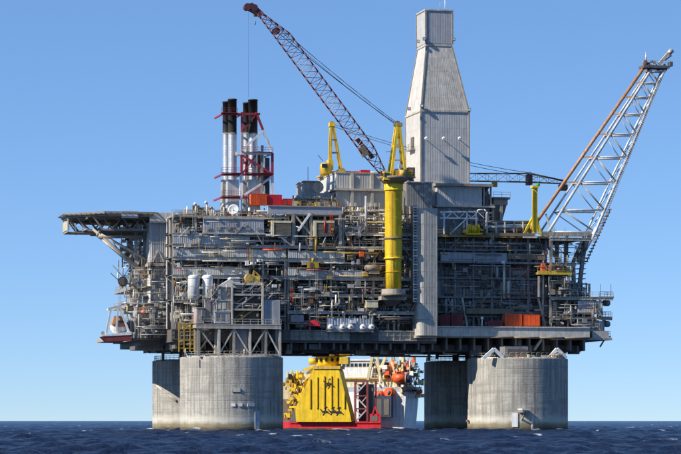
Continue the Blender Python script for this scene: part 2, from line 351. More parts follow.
def build_sea():
    rs = np.random.RandomState(11)
    t = np.linspace(0, 1, 1450); rows = 110.0 * (2600.0 / 110.0) ** t
    cols = np.linspace(-.235, .235, 330)
    Yg = np.repeat(rows[:, None], len(cols), 1); Xg = cols[None, :] * (rows[:, None] + 120)
    sp = np.gradient(rows)[:, None]                              # row spacing, to drop waves the grid cannot carry
    Zg = np.zeros_like(Yg); Fo = np.zeros_like(Yg)
    for i in range(110):
        lam = .9 * (11.0 / .9) ** rs.rand(); th = rs.normal(math.radians(-62), .5); k = 2 * math.pi / lam
        amp = .0150 * lam ** .50
        ph = k * (Xg * math.cos(th) + Yg * math.sin(th)) + rs.rand() * 6.28
        w = np.clip(lam / (2.0 * sp) - 1, 0, 1)
        Zg += amp * w * (np.sin(ph) + .22 * np.cos(2 * ph))
    for i in range(14):
        lam = 13 + 16 * rs.rand(); th = rs.normal(math.radians(-62), .35); k = 2 * math.pi / lam
        Zg += .035 * np.sin(k * (Xg * math.cos(th) + Yg * math.sin(th)) + rs.rand() * 6.28) * np.clip(lam / (2.0 * sp) - 1, 0, 1)
    # foam where crests are high, broken into patches
    ns = np.zeros_like(Yg)
    for i in range(22):
        lam = 2 + 6 * rs.rand(); th = rs.rand() * 6.28
        ns += np.sin(2 * math.pi / lam * (Xg * math.cos(th) + Yg * math.sin(th) * .6) + rs.rand() * 6.28)
    sd = Zg.std(); Fo = np.clip((Zg / sd - 1.2) / .7, 0, 1) * np.clip((ns / ns.std() - 1.6) / .5, 0, 1)
    n4 = np.zeros_like(Yg)
    for i in range(26):
        lam = 5 + 14 * rs.rand(); th = rs.rand() * 6.28
        n4 += np.sin(2 * math.pi / lam * (Xg * math.cos(th) + Yg * math.sin(th) * .35) + rs.rand() * 6.28)
    Fo = np.maximum(Fo, np.clip((n4 / n4.std() - 2.15) / .5, 0, 1) * np.clip((Yg - 380) / 200, 0, 1) * np.clip((Zg / sd + .2) / .6, 0, 1))
    Fo *= np.clip(.45 + (Yg - 200) / 260, .45, 1)
    # slap of broken water around the two near legs
    for (a, b) in ((0, 0), (64.2, 0), (0, 37.3), (64.2, 37.3)):
        cx, cy, _ = world_of(a, b, 0); d = np.hypot(Xg - cx, Yg - cy) - 11.1
        Zg += np.where(d > -1.5, np.exp(-(np.clip(d, 0, 99) / 1.4) ** 2) * np.clip(ns / ns.std() * .28 + .22, 0, .75), 0)
        Fo = np.maximum(Fo, np.exp(-(np.clip(d, 0, 99) / 2.0) ** 2) * np.clip(ns / ns.std() * .7 + .3, 0, 1.0))
    nr, nc = Yg.shape
    # an outer skirt carries the water to the horizon on every side
    V = np.stack([Xg, Yg, Zg], -1).reshape(-1, 3)
    idx = np.arange(nr * nc).reshape(nr, nc)
    F = np.stack([idx[:-1, :-1], idx[:-1, 1:], idx[1:, 1:], idx[1:, :-1]], -1).reshape(-1, 4)
    ring = np.concatenate([idx[0, :], idx[1:, -1], idx[-1, -2::-1], idx[-2:0:-1, 0]])
    ctr = np.array([0, 900.0]); rv = V[ring, :2] - ctr; rn = np.linalg.norm(rv, axis=1, keepdims=True)
    outs = []; last = ring; base = len(V); faces = [F]; Vs = [V]; fo = [Fo.reshape(-1)]
    for rad in (2500, 6000, 16000, 60000):
        pos = ctr + rv / rn * np.maximum(rad, rn * 1.02 + 5)
        nv = np.concatenate([pos, np.zeros((len(ring), 1))], 1); new = np.arange(len(ring)) + base; base += len(ring)
        Vs.append(nv); fo.append(np.zeros(len(ring)))
        faces.append(np.stack([last, new, np.roll(new, -1), np.roll(last, -1)], -1)); last = new
    V = np.concatenate(Vs); F = np.concatenate(faces)
    me = bpy.data.meshes.new('sea'); me.vertices.add(len(V)); me.vertices.foreach_set('co', V.astype(np.float32).ravel())
    me.loops.add(F.size); me.loops.foreach_set('vertex_index', F.ravel().astype(np.int32))
    me.polygons.add(len(F)); me.polygons.foreach_set('loop_start', np.arange(0, F.size, 4, dtype=np.int32)); me.polygons.foreach_set('loop_total', np.full(len(F), 4, np.int32))
    me.polygons.foreach_set('use_smooth', np.ones(len(F), bool)); me.update(calc_edges=True); me.validate()
    at = me.attributes.new('foam', 'FLOAT', 'POINT'); at.data.foreach_set('value', np.concatenate(fo).astype(np.float32))
    me.materials.append(sea_material())
    o = bpy.data.objects.new('sea', me); COL.objects.link(o); o['kind'] = 'structure'
build_sea()

# ------------------------------------------------------------------ concrete legs
def concrete():
    m = bpy.data.materials.new('concrete'); m.use_nodes = True
    n = m.node_tree.nodes; l = m.node_tree.links; bs = n['Principled BSDF']; bs.inputs['Roughness'].default_value = .9
    tc = n.new('ShaderNodeTexCoord'); oi = n.new('ShaderNodeObjectInfo'); sx = n.new('ShaderNodeSeparateXYZ'); l.new(tc.outputs['Object'], sx.inputs[0])
    at = n.new('ShaderNodeMath'); at.operation = 'ARCTAN2'; l.new(sx.outputs[1], at.inputs[0]); l.new(sx.outputs[0], at.inputs[1])
    cx = n.new('ShaderNodeCombineXYZ'); l.new(at.outputs[0], cx.inputs[0]); l.new(sx.outputs[2], cx.inputs[1]); l.new(oi.outputs['Random'], cx.inputs[2])
    def noise(sc, det=5, rough=.6):
        mp = n.new('ShaderNodeMapping'); mp.inputs['Scale'].default_value = sc; l.new(cx.outputs[0], mp.inputs['Vector'])
        q = n.new('ShaderNodeTexNoise'); q.inputs['Scale'].default_value = 1; q.inputs['Detail'].default_value = det; q.inputs['Roughness'].default_value = rough; l.new(mp.outputs[0], q.inputs['Vector']); return q.outputs[0]
    def rng(src, a, b, lo, hi):
        mr = n.new('ShaderNodeMapRange'); mr.inputs['From Min'].default_value = a; mr.inputs['From Max'].default_value = b; mr.inputs['To Min'].default_value = lo; mr.inputs['To Max'].default_value = hi; l.new(src, mr.inputs['Value']); return mr.outputs[0]
    def op(o, x, y):
        q = n.new('ShaderNodeMath'); q.operation = o
        for i, w in enumerate((x, y)):
            if isinstance(w, (int, float)): q.inputs[i].default_value = w
            else: l.new(w, q.inputs[i])
        return q.outputs[0]
    def mix(f, c1, c2):
        q = n.new('ShaderNodeMixRGB'); l.new(f, q.inputs['Fac'])
        if isinstance(c1, tuple): q.inputs['Color1'].default_value = c1
        else: l.new(c1, q.inputs['Color1'])
        q.inputs['Color2'].default_value = c2; return q.outputs[0]
    str1 = noise((16, .06, 5)); str2 = noise((42, .12, 5)); blot = noise((4, .5, 9), 7, .65); fine = noise((40, 3, 3), 6, .7)
    lift = noise((1.2, .85, 7), 2); wob = noise((5, .6, 2), 4)
    col = mix(rng(str1, .42, .66, 0, 1), (.46, .435, .375, 1), (.20, .185, .16, 1))
    col = mix(rng(str2, .48, .7, 0, .75), col, (.20, .19, .17, 1))
    col = mix(rng(blot, .5, .75, 0, .55), col, (.52, .49, .42, 1))
    col = mix(rng(lift, .5, .6, 0, .5), col, (.24, .225, .20, 1))
    col = mix(rng(fine, .5, .75, 0, .6), col, (.18, .165, .14, 1))
    run = noise((75, .035, 4), 3); col = mix(rng(run, .63, .72, 0, .55), col, (.20, .125, .07, 1))
    patch = noise((2.2, .28, 11), 3); col = mix(rng(patch, .55, .62, 0, .35), col, (.23, .215, .19, 1))
    zz = op('ADD', sx.outputs[2], op('MULTIPLY', wob, 1.4))
    salt = op('MULTIPLY', rng(zz, 1.7, 2.4, 0, 1), rng(zz, 4.6, 3.4, 0, 1))
    col = mix(op('MULTIPLY', salt, .6), col, (.62, .59, .50, 1))
    col = mix(op('MULTIPLY', rng(zz, 2.9, 2.1, 0, 1), .85), col, (.21, .17, .085, 1))
    col = mix(op('MULTIPLY', rng(zz, 1.9, 1.2, 0, 1), .75), col, (.05, .045, .03, 1))
    l.new(col, bs.inputs['Base Color'])
    bp = n.new('ShaderNodeBump'); bp.inputs['Distance'].default_value = .12; bp.inputs['Strength'].default_value = .6; l.new(fine, bp.inputs['Height']); l.new(bp.outputs[0], bs.inputs['Normal'])
    MATS['concrete'] = len(ML); ML.append(m)
concrete()

LR = 11.1; LTOP = Z(357.5, 0, 0)
def leg(a, b, label):
    t = thing('concrete_leg', label, 'platform leg', a, b, 0, 'concrete legs carrying the platform')
    prof = [(LR, -3)]; z = 1.2
    while z < LTOP - 1.6:
        prof += [(LR, z - .12), (LR, z - .07), (LR - .02, z - .04), (LR - .02, z + .04), (LR, z + .07), (LR, z + .12)]; z += 1.75
    prof += [(LR, LTOP - .35), (LR, LTOP - .15), (LR - .02, LTOP - .1), (LR - .12, LTOP)]
    part('shaft', MB().lathe((a, b, 0), prof, 'concrete', 96, smooth=True), t)
    part('rim', MB().lathe((a, b, LTOP), [(LR - .9, -.05), (LR - .9, .22), (LR - 1.4, .22), (LR - 1.4, -.05)], 'lgrey', 64, cap=False), t)
    m = MB()
    n = 56
    for i in range(n):
        w = 2 * math.pi * i / n; w2 = 2 * math.pi * (i + 1) / n; p = (a + (LR - .5) * math.cos(w), b + (LR - .5) * math.sin(w), LTOP); q = (a + (LR - .5) * math.cos(w2), b + (LR - .5) * math.sin(w2), LTOP)
        m.tube(p, (p[0], p[1], LTOP + 1.1), .045, 'mgrey', 5)
        for h in (.6, 1.1): m.tube((p[0], p[1], LTOP + h), (q[0], q[1], LTOP + h), .04, 'mgrey', 5)
    part('handrail', m, t)
    # tie-bolt plugs left by the formwork, thrown as little steel discs round the shaft
    return t
L1 = leg(0, 0, 'pale streaked concrete leg under the grey stair module')
L2 = leg(64.2, 0, 'pale streaked concrete leg with white A-frames on top')
L3 = leg(0, 37.3, 'concrete leg half in shade, standing behind the leg under the stair module')
L4 = leg(64.2, 37.3, 'dark fully shaded concrete leg behind the leg with white A-frames')
def on_leg(u, v, c):                                            # point on the front of a leg hit by a photo pixel
    b = c[1]
    for k in range(30):
        a = A(u, b); d = a - c[0]; b = c[1] - math.sqrt(max(.01, LR * LR - d * d))
    return (a, b, Z(v, a, b))
def leg_bits(t, c, spec):
    for (name, u, v0, v1, w, m) in spec:
        p0 = on_leg(u, v1, c); p1 = on_leg(u, v0, c); dx, dy = p0[0] - c[0], p0[1] - c[1]; L = math.hypot(dx, dy); nx, ny = dx / L, dy / L; tx, ty = -ny, nx
        def q(s, o): return (p0[0] + tx * s + nx * o, p0[1] + ty * s + ny * o)
        lo = [q(-w / 2, -.2), q(-w / 2, .18), q(w / 2, .18), q(w / 2, -.2)]; lo = lo if m != 'x' else lo
        part(name, MB().slab([lo[0], lo[3], lo[2], lo[1]], p0[2], p1[2], m), t)
leg_bits(L1, (0, 0), [('gauge_board', 257, 411, 429, 1.1, 'hullgrey'), ('access_plate', 233.5, 403.5, 406.5, .8, 'white'), ('access_plate', 240.5, 403.5, 406.5, .8, 'white'), ('access_plate', 251, 403.5, 406.5, 1.6, 'white'), ('access_plate', 236, 388, 392, 1.8, 'lgrey')])
leg_bits(L2, (64.2, 0), [('gauge_board', 515, 413, 427, 1.3, 'white'), ('access_plate', 470.5, 420, 422, 1.2, 'rust')])
p = on_leg(522, 410, (64.2, 0))
q = MB().box(p[0] - .9, p[0] + .9, p[1] - 3.2, p[1] + .3, p[2] - .1, p[2] + .3, 'white').box(p[0] - .8, p[0] + .8, p[1] - 3.0, p[1] + .3, p[2] - .55, p[2] - .1, 'mgrey')
q.beam((p[0], p[1] - 2.8, p[2] - .3), (p[0], p[1] + .1, p[2] - 2.2), .25, .25, 'mgrey'); part('boat_landing_shelf', q, L2)
p = on_leg(532, 424, (64.2, 0)); part('fender_post', MB().tube((p[0], p[1] - .3, p[2] - 1.5), (p[0], p[1] - .3, p[2] + 1.6), .22, 'white', 8), L2)
# sloping cable conduit on the half-shaded leg
p0 = on_leg(157, 386, (0, 37.3)); p1 = on_leg(176, 401, (0, 37.3)); part('conduit', MB().tube((p0[0], p0[1] - .2, p0[2]), (p1[0], p1[1] - .3, p1[2]), .28, 'lgrey', 8), L3)

# ------------------------------------------------------------------ main deck
BF = -3.0; BB = 42.0
dL = A(172, BF); dM = A(437, BF); dR = A(590, BF)
zt = Z(330, A(300, BF), BF); zb = Z(345, A(300, BF), BF); ztR = Z(326.5, A(510, BF), BF); zbR = Z(338, A(510, BF), BF)
MD = thing('main_deck', 'long grey main deck girder lying across the concrete legs', 'platform deck', dL, BF, zb)
def girder(a0, a1, z0, z1, m):
    q = MB().box(a0, a1, BF + .3, BF + .5, z0, z1, m).box(a0, a1, BF, BF + .8, z1 - .2, z1, m).box(a0, a1, BF, BF + .8, z0, z0 + .2, m)
    for i in range(int((a1 - a0) / 1.4)): t = a0 + .5 + i * 1.4; q.box(t, t + .08, BF + .03, BF + .3, z0 + .2, z1 - .2, m)
    q.box(a0, a1, BF + .12, BF + .3, (z0 + z1) / 2 - .08, (z0 + z1) / 2 + .08, m); return q
N = 9
for i in range(N):
    x0 = dL + (dM - dL) * i / N; x1 = dL + (dM - dL) * (i + 1) / N
    part('girder_panel', girder(x0, x1 - .04, zb + 1.0, zt, 'mgrey' if i % 3 else 'dgrey'), MD)
N = 6
for i in range(N):
    x0 = dM + (dR - dM) * i / N; x1 = dM + (dR - dM) * (i + 1) / N; cz = (ztR + zbR) / 2; rr = (ztR - zbR) / 2
    q = MB().hexa([(x0, BF + .05, zbR), (x1 - .02, BF + .05, zbR), (x1 - .02, BF + 1.2, zbR), (x0, BF + 1.2, zbR)], [(x0, BF + .25, ztR), (x1 - .02, BF + .25, ztR), (x1 - .02, BF + 1.2, ztR), (x0, BF + 1.2, ztR)], 'cladaged').box(x0, x1, BF - .06, BF + .2, ztR - .25, ztR - .1, 'lgrey').tube((x0, BF + .1, zbR + .1), (x1, BF + .1, zbR + .1), .2, 'brown', 8)
    part('girder_panel', q, MD)
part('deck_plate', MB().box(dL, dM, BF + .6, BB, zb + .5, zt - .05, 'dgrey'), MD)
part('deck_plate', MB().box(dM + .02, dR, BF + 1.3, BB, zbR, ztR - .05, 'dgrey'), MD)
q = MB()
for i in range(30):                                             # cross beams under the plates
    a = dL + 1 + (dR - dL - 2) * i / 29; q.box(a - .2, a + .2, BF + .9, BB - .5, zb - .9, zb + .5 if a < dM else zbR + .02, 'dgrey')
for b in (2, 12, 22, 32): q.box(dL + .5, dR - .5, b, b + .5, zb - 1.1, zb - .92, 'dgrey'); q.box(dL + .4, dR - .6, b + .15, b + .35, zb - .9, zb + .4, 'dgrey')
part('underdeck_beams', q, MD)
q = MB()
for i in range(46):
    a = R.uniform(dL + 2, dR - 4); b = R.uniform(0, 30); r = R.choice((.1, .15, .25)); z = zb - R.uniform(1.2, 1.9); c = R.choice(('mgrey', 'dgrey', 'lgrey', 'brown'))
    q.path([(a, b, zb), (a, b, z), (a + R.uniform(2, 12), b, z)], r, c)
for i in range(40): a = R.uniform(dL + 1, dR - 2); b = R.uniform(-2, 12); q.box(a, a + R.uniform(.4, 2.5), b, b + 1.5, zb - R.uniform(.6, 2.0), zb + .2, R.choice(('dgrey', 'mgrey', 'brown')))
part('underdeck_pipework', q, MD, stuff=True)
# supports between leg tops and deck
for (lc, tag_) in (((0, 0), 0), ((64.2, 0), 1), ((0, 37.3), 2), ((64.2, 37.3), 3)):
    for (da, db) in ((-5.5, 2.5), (5.5, 2.5), (0, 5.5), (0, -1.0)) if tag_ < 2 else ((-5, -4), (5, -4), (0, 3)):
        a = lc[0] + da; b = lc[1] + db
        part('bearing_post', MB().tube((a, b, LTOP - .05), (a, b, (zb + .5) if lc[0] < 30 else zbR + .03), .75, 'dgrey', 14).box(a - 1.1, a + 1.1, b - 1.1, b + 1.1, LTOP - .02, LTOP + .3, 'mgrey'), MD)
# hanging ladders and pump caissons under the deck
for (u, v1, b) in ((163, 361, 20), (290, 356, 8), (429, 361, 6), (437, 359, 14)):
    a = A(u, b); part('caisson', MB().tube((a, b, zb + .6), (a, b, Z(v1, a, b)), .35, 'dgrey', 10), MD)
# ------------------------------------------------------------------ left process module
PL = thing('process_module', 'grey open process module with stacked wind-wall bands behind the white tanks', 'platform module', A(172, BF), BF, zt)
a0 = A(172, BF); a1 = A(287, BF)
fl = zline([330, 300, 275.5, 257.5, 244.5, 233.5, 216], 230, BF)
for k in range(1, 6): floor_edge(PL, a0, a1, BF, 12, fl[k], rail=(k in (1, 5)))
part('roof_deck', MB().box(a0, a1, BF, 14, fl[6] - .4, fl[6], 'mgrey'), PL)
for k in range(6):
    columns(PL, a0, a1, BF + .35, (fl[k], fl[k + 1] - .55), 4.6, 'lgrey' if k > 2 else 'mgrey')
    backwall(PL, a0, a1, 3.5 if k < 3 else 2.0, fl[k] + .02, fl[k + 1] - .17, 'lgrey' if k % 2 else 'mgrey')
    clutter(PL, a0 + .4, a1 - .4, BF + .9, 3.0 if k < 3 else 1.6, fl[k] + .02, fl[k + 1] - .2, 1.5 if k < 3 else 1.1)
parapet(PL, 173, 250, 236.5, 244, BF - .08, 'clad'); parapet(PL, 173, 286, 249.5, 257, BF - .08, 'cladwarm'); parapet(PL, 173, 249, 268, 275, BF - .08, 'cladwarm')
# lit end wall of the module
for k in range(6):
    q = MB().corr((a0 - .05, 12, fl[k] + .3), (a0 - .05, 3, fl[k] + .3), (a0 - .05, 3, fl[k + 1] - .4), (a0 - .05, 12, fl[k + 1] - .4), 8, .1, 'clad'); part('end_sheet', q, PL)
break_up(PL, 173, 286, 218, 275, BF - .1, 50); break_up(PL, 262, 286, 276, 326, BF - .1, 40); break_up(PL, 173, 200, 276, 326, BF - .1, 50)
# blue-grey enclosure on the upper deck
e0 = A(204, BF - .6); e1 = A(264, BF - .6); z0 = Z(232.5, e0, BF - .6); z1 = Z(218.5, e0, BF - .6)
EN = thing('enclosure', 'long blue-grey sheet enclosure under the satellite dish', 'equipment housing', e0, BF - .6, z0)
clad_box(EN, e0, e1, BF - .6, 5, z0, z1, 'cladblue', 1.9, 4, 'fl')
part('sill_beam', MB().box(e0 - .3, e1 + .3, BF - .85, BF - .6, z0 - .25, z0, 'lgrey'), EN)
for i in range(6): a = e0 + (e1 - e0) * (i + .2) / 6; part('louvre', MB().box(a, a + .9, BF - .82, BF - .7, z0 + .6, z0 + 1.2, 'mgrey'), EN)

# roof clutter along the left top edge
q = MB()
for i in range(110):
    u = R.uniform(174, 282); b = R.uniform(-2, 8); a = A(u, b); h = R.choice((.5, .8, 1.2, 1.8, 2.4)) * (1.25 if 190 < u < 232 else .8)
    c = R.choice(('cream', 'lgrey', 'white', 'mgrey', 'galv', 'brown', 'lgrey', 'dgrey'))
    if R.random() < .55: w = R.uniform(.3, 1.6); q.box(a, a + w, b, b + R.uniform(.4, 1.4), fl[6], fl[6] + h * .8, c)
    else: q.tube((a, b, fl[6]), (a + R.uniform(-.6, .6), b, fl[6] + h * 1.1), R.uniform(.07, .3), c, 8)
for i in range(14):
    u = R.uniform(174, 260); b = R.uniform(-2, 4); a = A(u, b); z = fl[6] + R.uniform(.3, 1.3); q.tube((a, b, z), (a + R.uniform(2, 7), b, z + R.uniform(-.1, .3)), R.uniform(.08, .26), R.choice(('cream', 'lgrey', 'galv', 'brown')), 8)
part('roof_equipment', q, PL, stuff=True)
part('handrail', MB().rail((a0, BF + .1, fl[6]), (a1, BF + .1, fl[6]), 'lgrey'), PL)
for (u, v0) in ((196, 203), (207, 201.5), (212, 206), (224, 204)):
    p = P(u, v0, -1.5); part('vent_cowl', MB().tube((p[0], p[1], fl[6]), (p[0], p[1], p[2] - .4), .2, 'lgrey', 10).tube((p[0], p[1], p[2] - .4), (p[0] - .4, p[1] - .2, p[2] - .1), .24, 'lgrey', 10, .3), PL)

# ------------------------------------------------------------------ central process module
PC = thing('process_module', 'dark cluttered process module behind the tall yellow crane pedestal', 'platform module', A(287, BF), BF, zt)
a0 = A(287.5, BF); a1 = A(417, BF); aS = A(345, BF)
fc = zline([330, 311, 294, 277, 259.5, 246, 214], 340, BF)
for k in range(1, 6): floor_edge(PC, a0, a1 if k < 4 else (aS if k == 4 else a1), BF, 12, fc[k], rail=True, railcol='mgrey')
part('roof_deck', MB().box(a0, A(340, BF), BF, 14, fc[6] - .5, fc[6], 'mgrey'), PC)
for k in range(6):
    e = aS if k >= 4 else a1
    columns(PC, a0, e, BF + .4, (fc[k], fc[k + 1] - .55), 5.0, 'mgrey')
    backwall(PC, a0, a1, 4.0, fc[k] + .02, fc[k + 1] - .17, 'lgrey' if k % 2 else 'mgrey')
    clutter(PC, a0 + .3, a1 - .4, BF + .9, 3.4, fc[k] + .02, fc[k + 1] - .2, 1.7)
parapet(PC, 288, 345, 251.5, 258.5, BF - .08, 'cladwarm'); parapet(PC, 288, 297, 268, 275.5, BF - .08, 'cladwarm'); parapet(PC, 299, 362, 270.5, 277, BF - .1, 'clad')
# sunlit pipe deck between louvre units and pedestal
zr = Z(234, A(360, -2), -2)
floor_edge(PC, aS, a1, BF - .2, 6, Z(233, A(370, -2), -2), rail=True)
clutter(PC, aS, a1, BF + .2, 3, Z(233, A(370, -2), -2), Z(213, A(370, -2), -2), 2.0)
clutter(PC, aS, a1, BF + .2, 3, Z(246, A(370, -2), -2) + .05, Z(233.5, A(370, -2), -2) - .5, 1.6)
# cross-braced frame between the two louvre units
fr = MB()
for (u0, v0, u1, v1) in ((293, 213, 293, 246), (311, 213, 311, 246)): fr.beam(P(u0, v0, BF - .3), P(u1, v1, BF - .3), .55, .55, 'mgrey')
part('brace_frame', fr, PC)
part('brace', MB().beam(P(294, 214, BF - .3), P(310, 234, BF - .3), .35, .35, 'lgrey'), PC); part('brace', MB().beam(P(310, 214, BF - .6), P(298, 231, BF - .6), .42, .42, 'white'), PC)
part('brace', MB().beam(P(340, 214, BF - .2), P(340, 246, BF - .2), .6, .6, 'mgrey'), PC)
part('top_beam', MB().box(A(268, BF - .5), A(342, BF - .5), BF - .5, BF + .3, Z(214.5, A(300, BF), BF), Z(207, A(300, BF), BF), 'cladblue').box(A(268, BF - .6), A(342, BF - .6), BF - .7, BF + .5, Z(207, A(300, BF), BF), Z(206, A(300, BF), BF), 'mgrey'), PC)
part('handrail', MB().rail(P(285, 206, BF - .5), P(340, 206, BF - .5), 'ochre'), PC)
q = MB()
for i in range(60):
    u = R.uniform(286, 338); b = R.uniform(-2.5, 6); a = A(u, b); w = R.uniform(.3, 1.3); z = Z(206, a, b); q.box(a, a + w, b, b + .8, z - .8, z + R.uniform(.2, 1.1), R.choice(('ochre', 'brown', 'lgrey', 'cream', 'mgrey', 'rust')))
part('roof_equipment', q, PC, stuff=True)
for (u, v0, v1) in ((316, 234, 252), (366, 196, 236), (397, 246, 262)):
    p = P(u, v1, BF - .5); p2 = P(u, v0, BF - .5); part('riser', MB().tube(p, p2, .28, 'ochre' if u < 350 else 'cladblue', 10), PC)

break_up(PC, 288, 345, 246, 326, BF, 75); break_up(PC, 345, 412, 212, 326, BF, 120)
part('valve_manifold', MB().box(A(307, BF), A(318, BF), BF - .9, BF - .1, Z(268, A(310, BF), BF), Z(262, A(310, BF), BF), 'dullyellow').box(A(309, BF), A(312, BF), BF - 1.0, BF - .9, Z(267, A(310, BF), BF), Z(263, A(310, BF), BF), 'dgrey').tube(P(313, 262, BF - .4), P(313, 258, BF - .4), .3, 'ochre', 8), PC)
part('surge_drum', MB().vessel(P(366, 268, BF - .9), P(380, 268, BF - .9), .7, 'brown', 16).box(A(368, BF), A(378, BF), BF - 1.3, BF - .4, Z(274, A(370, BF), BF), Z(271, A(370, BF), BF), 'mgrey'), PC)
break_up(PC, 288, 410, 214, 322, BF - .15, 60, ACC); break_up(PL, 173, 286, 216, 274, BF - .15, 40, ACC)
# louvre units
for i, (u0, u1, lab) in enumerate(((271.5, 291.5, 'dark louvred air unit with cream frame, beside the exhaust stack frame'), (314, 334.5, 'dark louvred air unit with cream frame, above the yellow riser pipe'))):
    b = BF - 1.0; a0_ = A(u0, b); a1_ = A(u1, b); z0 = Z(236.5, a0_, b); z1 = Z(220.5, a0_, b)
    t = thing('louvre_unit', lab, 'air unit', a0_, b, z0)
    part('casing', MB().box(a0_ + .5, a1_, b + .4, b + 3.2, z0, z1 - .4, 'black'), t)
    part('frame', MB().box(a0_, a1_, b, b + 3.3, z1 - .45, z1, 'cream').box(a0_, a0_ + .55, b, b + 3.3, z0, z1 - .45, 'cream'), t)
    me = MB().hexa([(0, .25, 0), (a1_ - a0_ - .62, .25, 0), (a1_ - a0_ - .62, .3, .06), (0, .3, .06)], [(0, 0, .2), (a1_ - a0_ - .62, 0, .2), (a1_ - a0_ - .62, .05, .24), (0, .05, .24)], 'mgrey').mesh('slat')
    for k in range(10): piece('slat', me, t, a0_ + .58, b + .08, z0 + .1 + k * (z1 - z0 - .6) / 10)

# ------------------------------------------------------------------ vertical clad shaft beside the pedestal, with ladder
b = BF - 3.2; a0 = A(418.5, b); a1 = A(437.5, b); z0 = Z(335.5, a0, b); z1 = Z(208, a0, b)
SH = thing('shaft_tower', 'tall narrow ribbed grey shaft beside the yellow crane pedestal', 'lift shaft', a0, b, z0)
h = (z1 - z0) / 8; rc = 1.1
for k in range(8):
    q = MB(); zz = z0 + k * h; pts = [(a0, b + 5), (a0, b + rc)] + [(a0 + rc - rc * math.cos(t * math.pi / 12), b + rc - rc * math.sin(t * math.pi / 12)) for t in range(1, 6)] + [(a0 + rc, b), (a1, b), (a1, b + 5)]
    q.slab(pts[::-1][::-1], zz + .03, zz + h - .03, 'cladaged'); part('shaft_section', q, SH)
for k in range(9): part('shaft_rib', MB().box(a0 + rc + (a1 - a0 - rc) * k / 9 + .1, a0 + rc + (a1 - a0 - rc) * k / 9 + .24, b - .06, b + .02, z0, z1, 'cladaged'), SH)
a2 = A(413.5, b + 1); a3 = A(417.2, b + 1); q = MB()
zz = Z(302, a2, b); za = Z(205, a2, b)
for a_ in (a2, a3): q.box(a_ - .09, a_ + .09, b + 1, b + 1.2, zz, za, 'lgrey')
k = zz
while k < za: q.box(a2 - .1, a3 + .1, b + .95, b + 1.25, k, k + .28, 'pink' if int(k * 2) % 3 else 'white'); k += .62
part('cable_ladder', q, SH)
part('ladder_back', MB().box(a2, a3, b + 1.5, b + 5, zz, za, 'mgrey'), SH)
part('foot_bracket', MB().box(a0 - .2, a1 + .2, b + 1.0, b + 3.4, z0 - .5, z0 - .02, 'mgrey'), SH)

# ------------------------------------------------------------------ drilling module (in shade)
RB = 2.0
PR = thing('drilling_module', 'shaded blue-grey drilling module with orange containers at its foot', 'platform module', A(437, RB), RB, ztR)
a0 = A(436, RB); a1 = A(548, RB)
fr_ = zline([326, 311.5, 296.5, 277.5, 262, 249, 236], 490, RB)
fr_[0] = ztR
for k in range(1, 7): floor_edge(PR, a0, a1, RB - (1.2 if k in (4, 6) else 0), 20, fr_[k], rail=True, col='bgrey' if k < 6 else 'ochre', th=.3, railcol='mgrey' if k < 6 else 'ochre')
for k in range(6):
    columns(PR, a0, a1, RB + .35, (fr_[k], fr_[k + 1] - .45), 4.4, 'bgrey')
    backwall(PR, a0, a1, 4.2 if k != 2 else 3.0, fr_[k] + .02, fr_[k + 1] - .17, 'cladblue' if k in (2, 3) else 'bgrey', 2.4)
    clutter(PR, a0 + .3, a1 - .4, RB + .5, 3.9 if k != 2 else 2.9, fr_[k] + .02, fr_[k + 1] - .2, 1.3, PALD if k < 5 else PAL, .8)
parapet(PR, 440, 507, 253, 261.5, RB - 1.3, 'cladblue', 2.4); parapet(PR, 508, 545, 254.5, 259.5, RB - 1.3, 'brown', 2.4)
for (u, v0, v1, m_) in ((504, 262, 299, 'lgrey'), (508.5, 281, 298, 'lgrey'), (543, 250, 330, 'lgrey'), (497, 266, 278, 'cladblue'), (446, 299, 314, 'cladblue'), (452, 299, 314, 'cladblue')):
    part('riser', MB().tube(P(u, v0, RB - .9), P(u, v1, RB - .9), .3, m_, 10), PR)
part('stay', MB().beam(P(462, 298, RB - .5), P(467, 326, RB - .5), .45, .45, 'lgrey'), PR); part('stay', MB().beam(P(538, 298, RB - 1), P(545, 326, RB - 1), .45, .45, 'lgrey'), PR)
part('pipe_bridge', MB().box(A(466, 0), A(512, 0), -.6, .6, Z(314, A(490, 0), 0), Z(309, A(490, 0), 0), 'brown'), PR)
part('lamp_housing', MB().box(A(501, 0), A(505, 0), -.2, .4, Z(263.5, A(500, 0), 0), Z(261, A(500, 0), 0), 'white'), PR)
part('lamp_housing', MB().box(A(523, 0), A(537, 0), -.2, .4, Z(238, A(530, 0), 0), Z(235.5, A(530, 0), 0), 'white'), PR)
part('lamp_post', MB().tube(P(482, 326, BF + .3), P(482, 319, BF + .3), .16, 'white', 8).lathe(P(482, 319.5, BF + .3), [(.1, 0), (.35, .15), (.3, .5), (.1, .6)], 'white', 10), PR)
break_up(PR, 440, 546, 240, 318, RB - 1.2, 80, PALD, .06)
# back half of the platform, so that the far side is closed
part('rear_block', MB().box(A(200, 20), A(545, 20), 20.5, 40, zt, Z(240, A(400, 20), 20), 'dgrey'), PR)

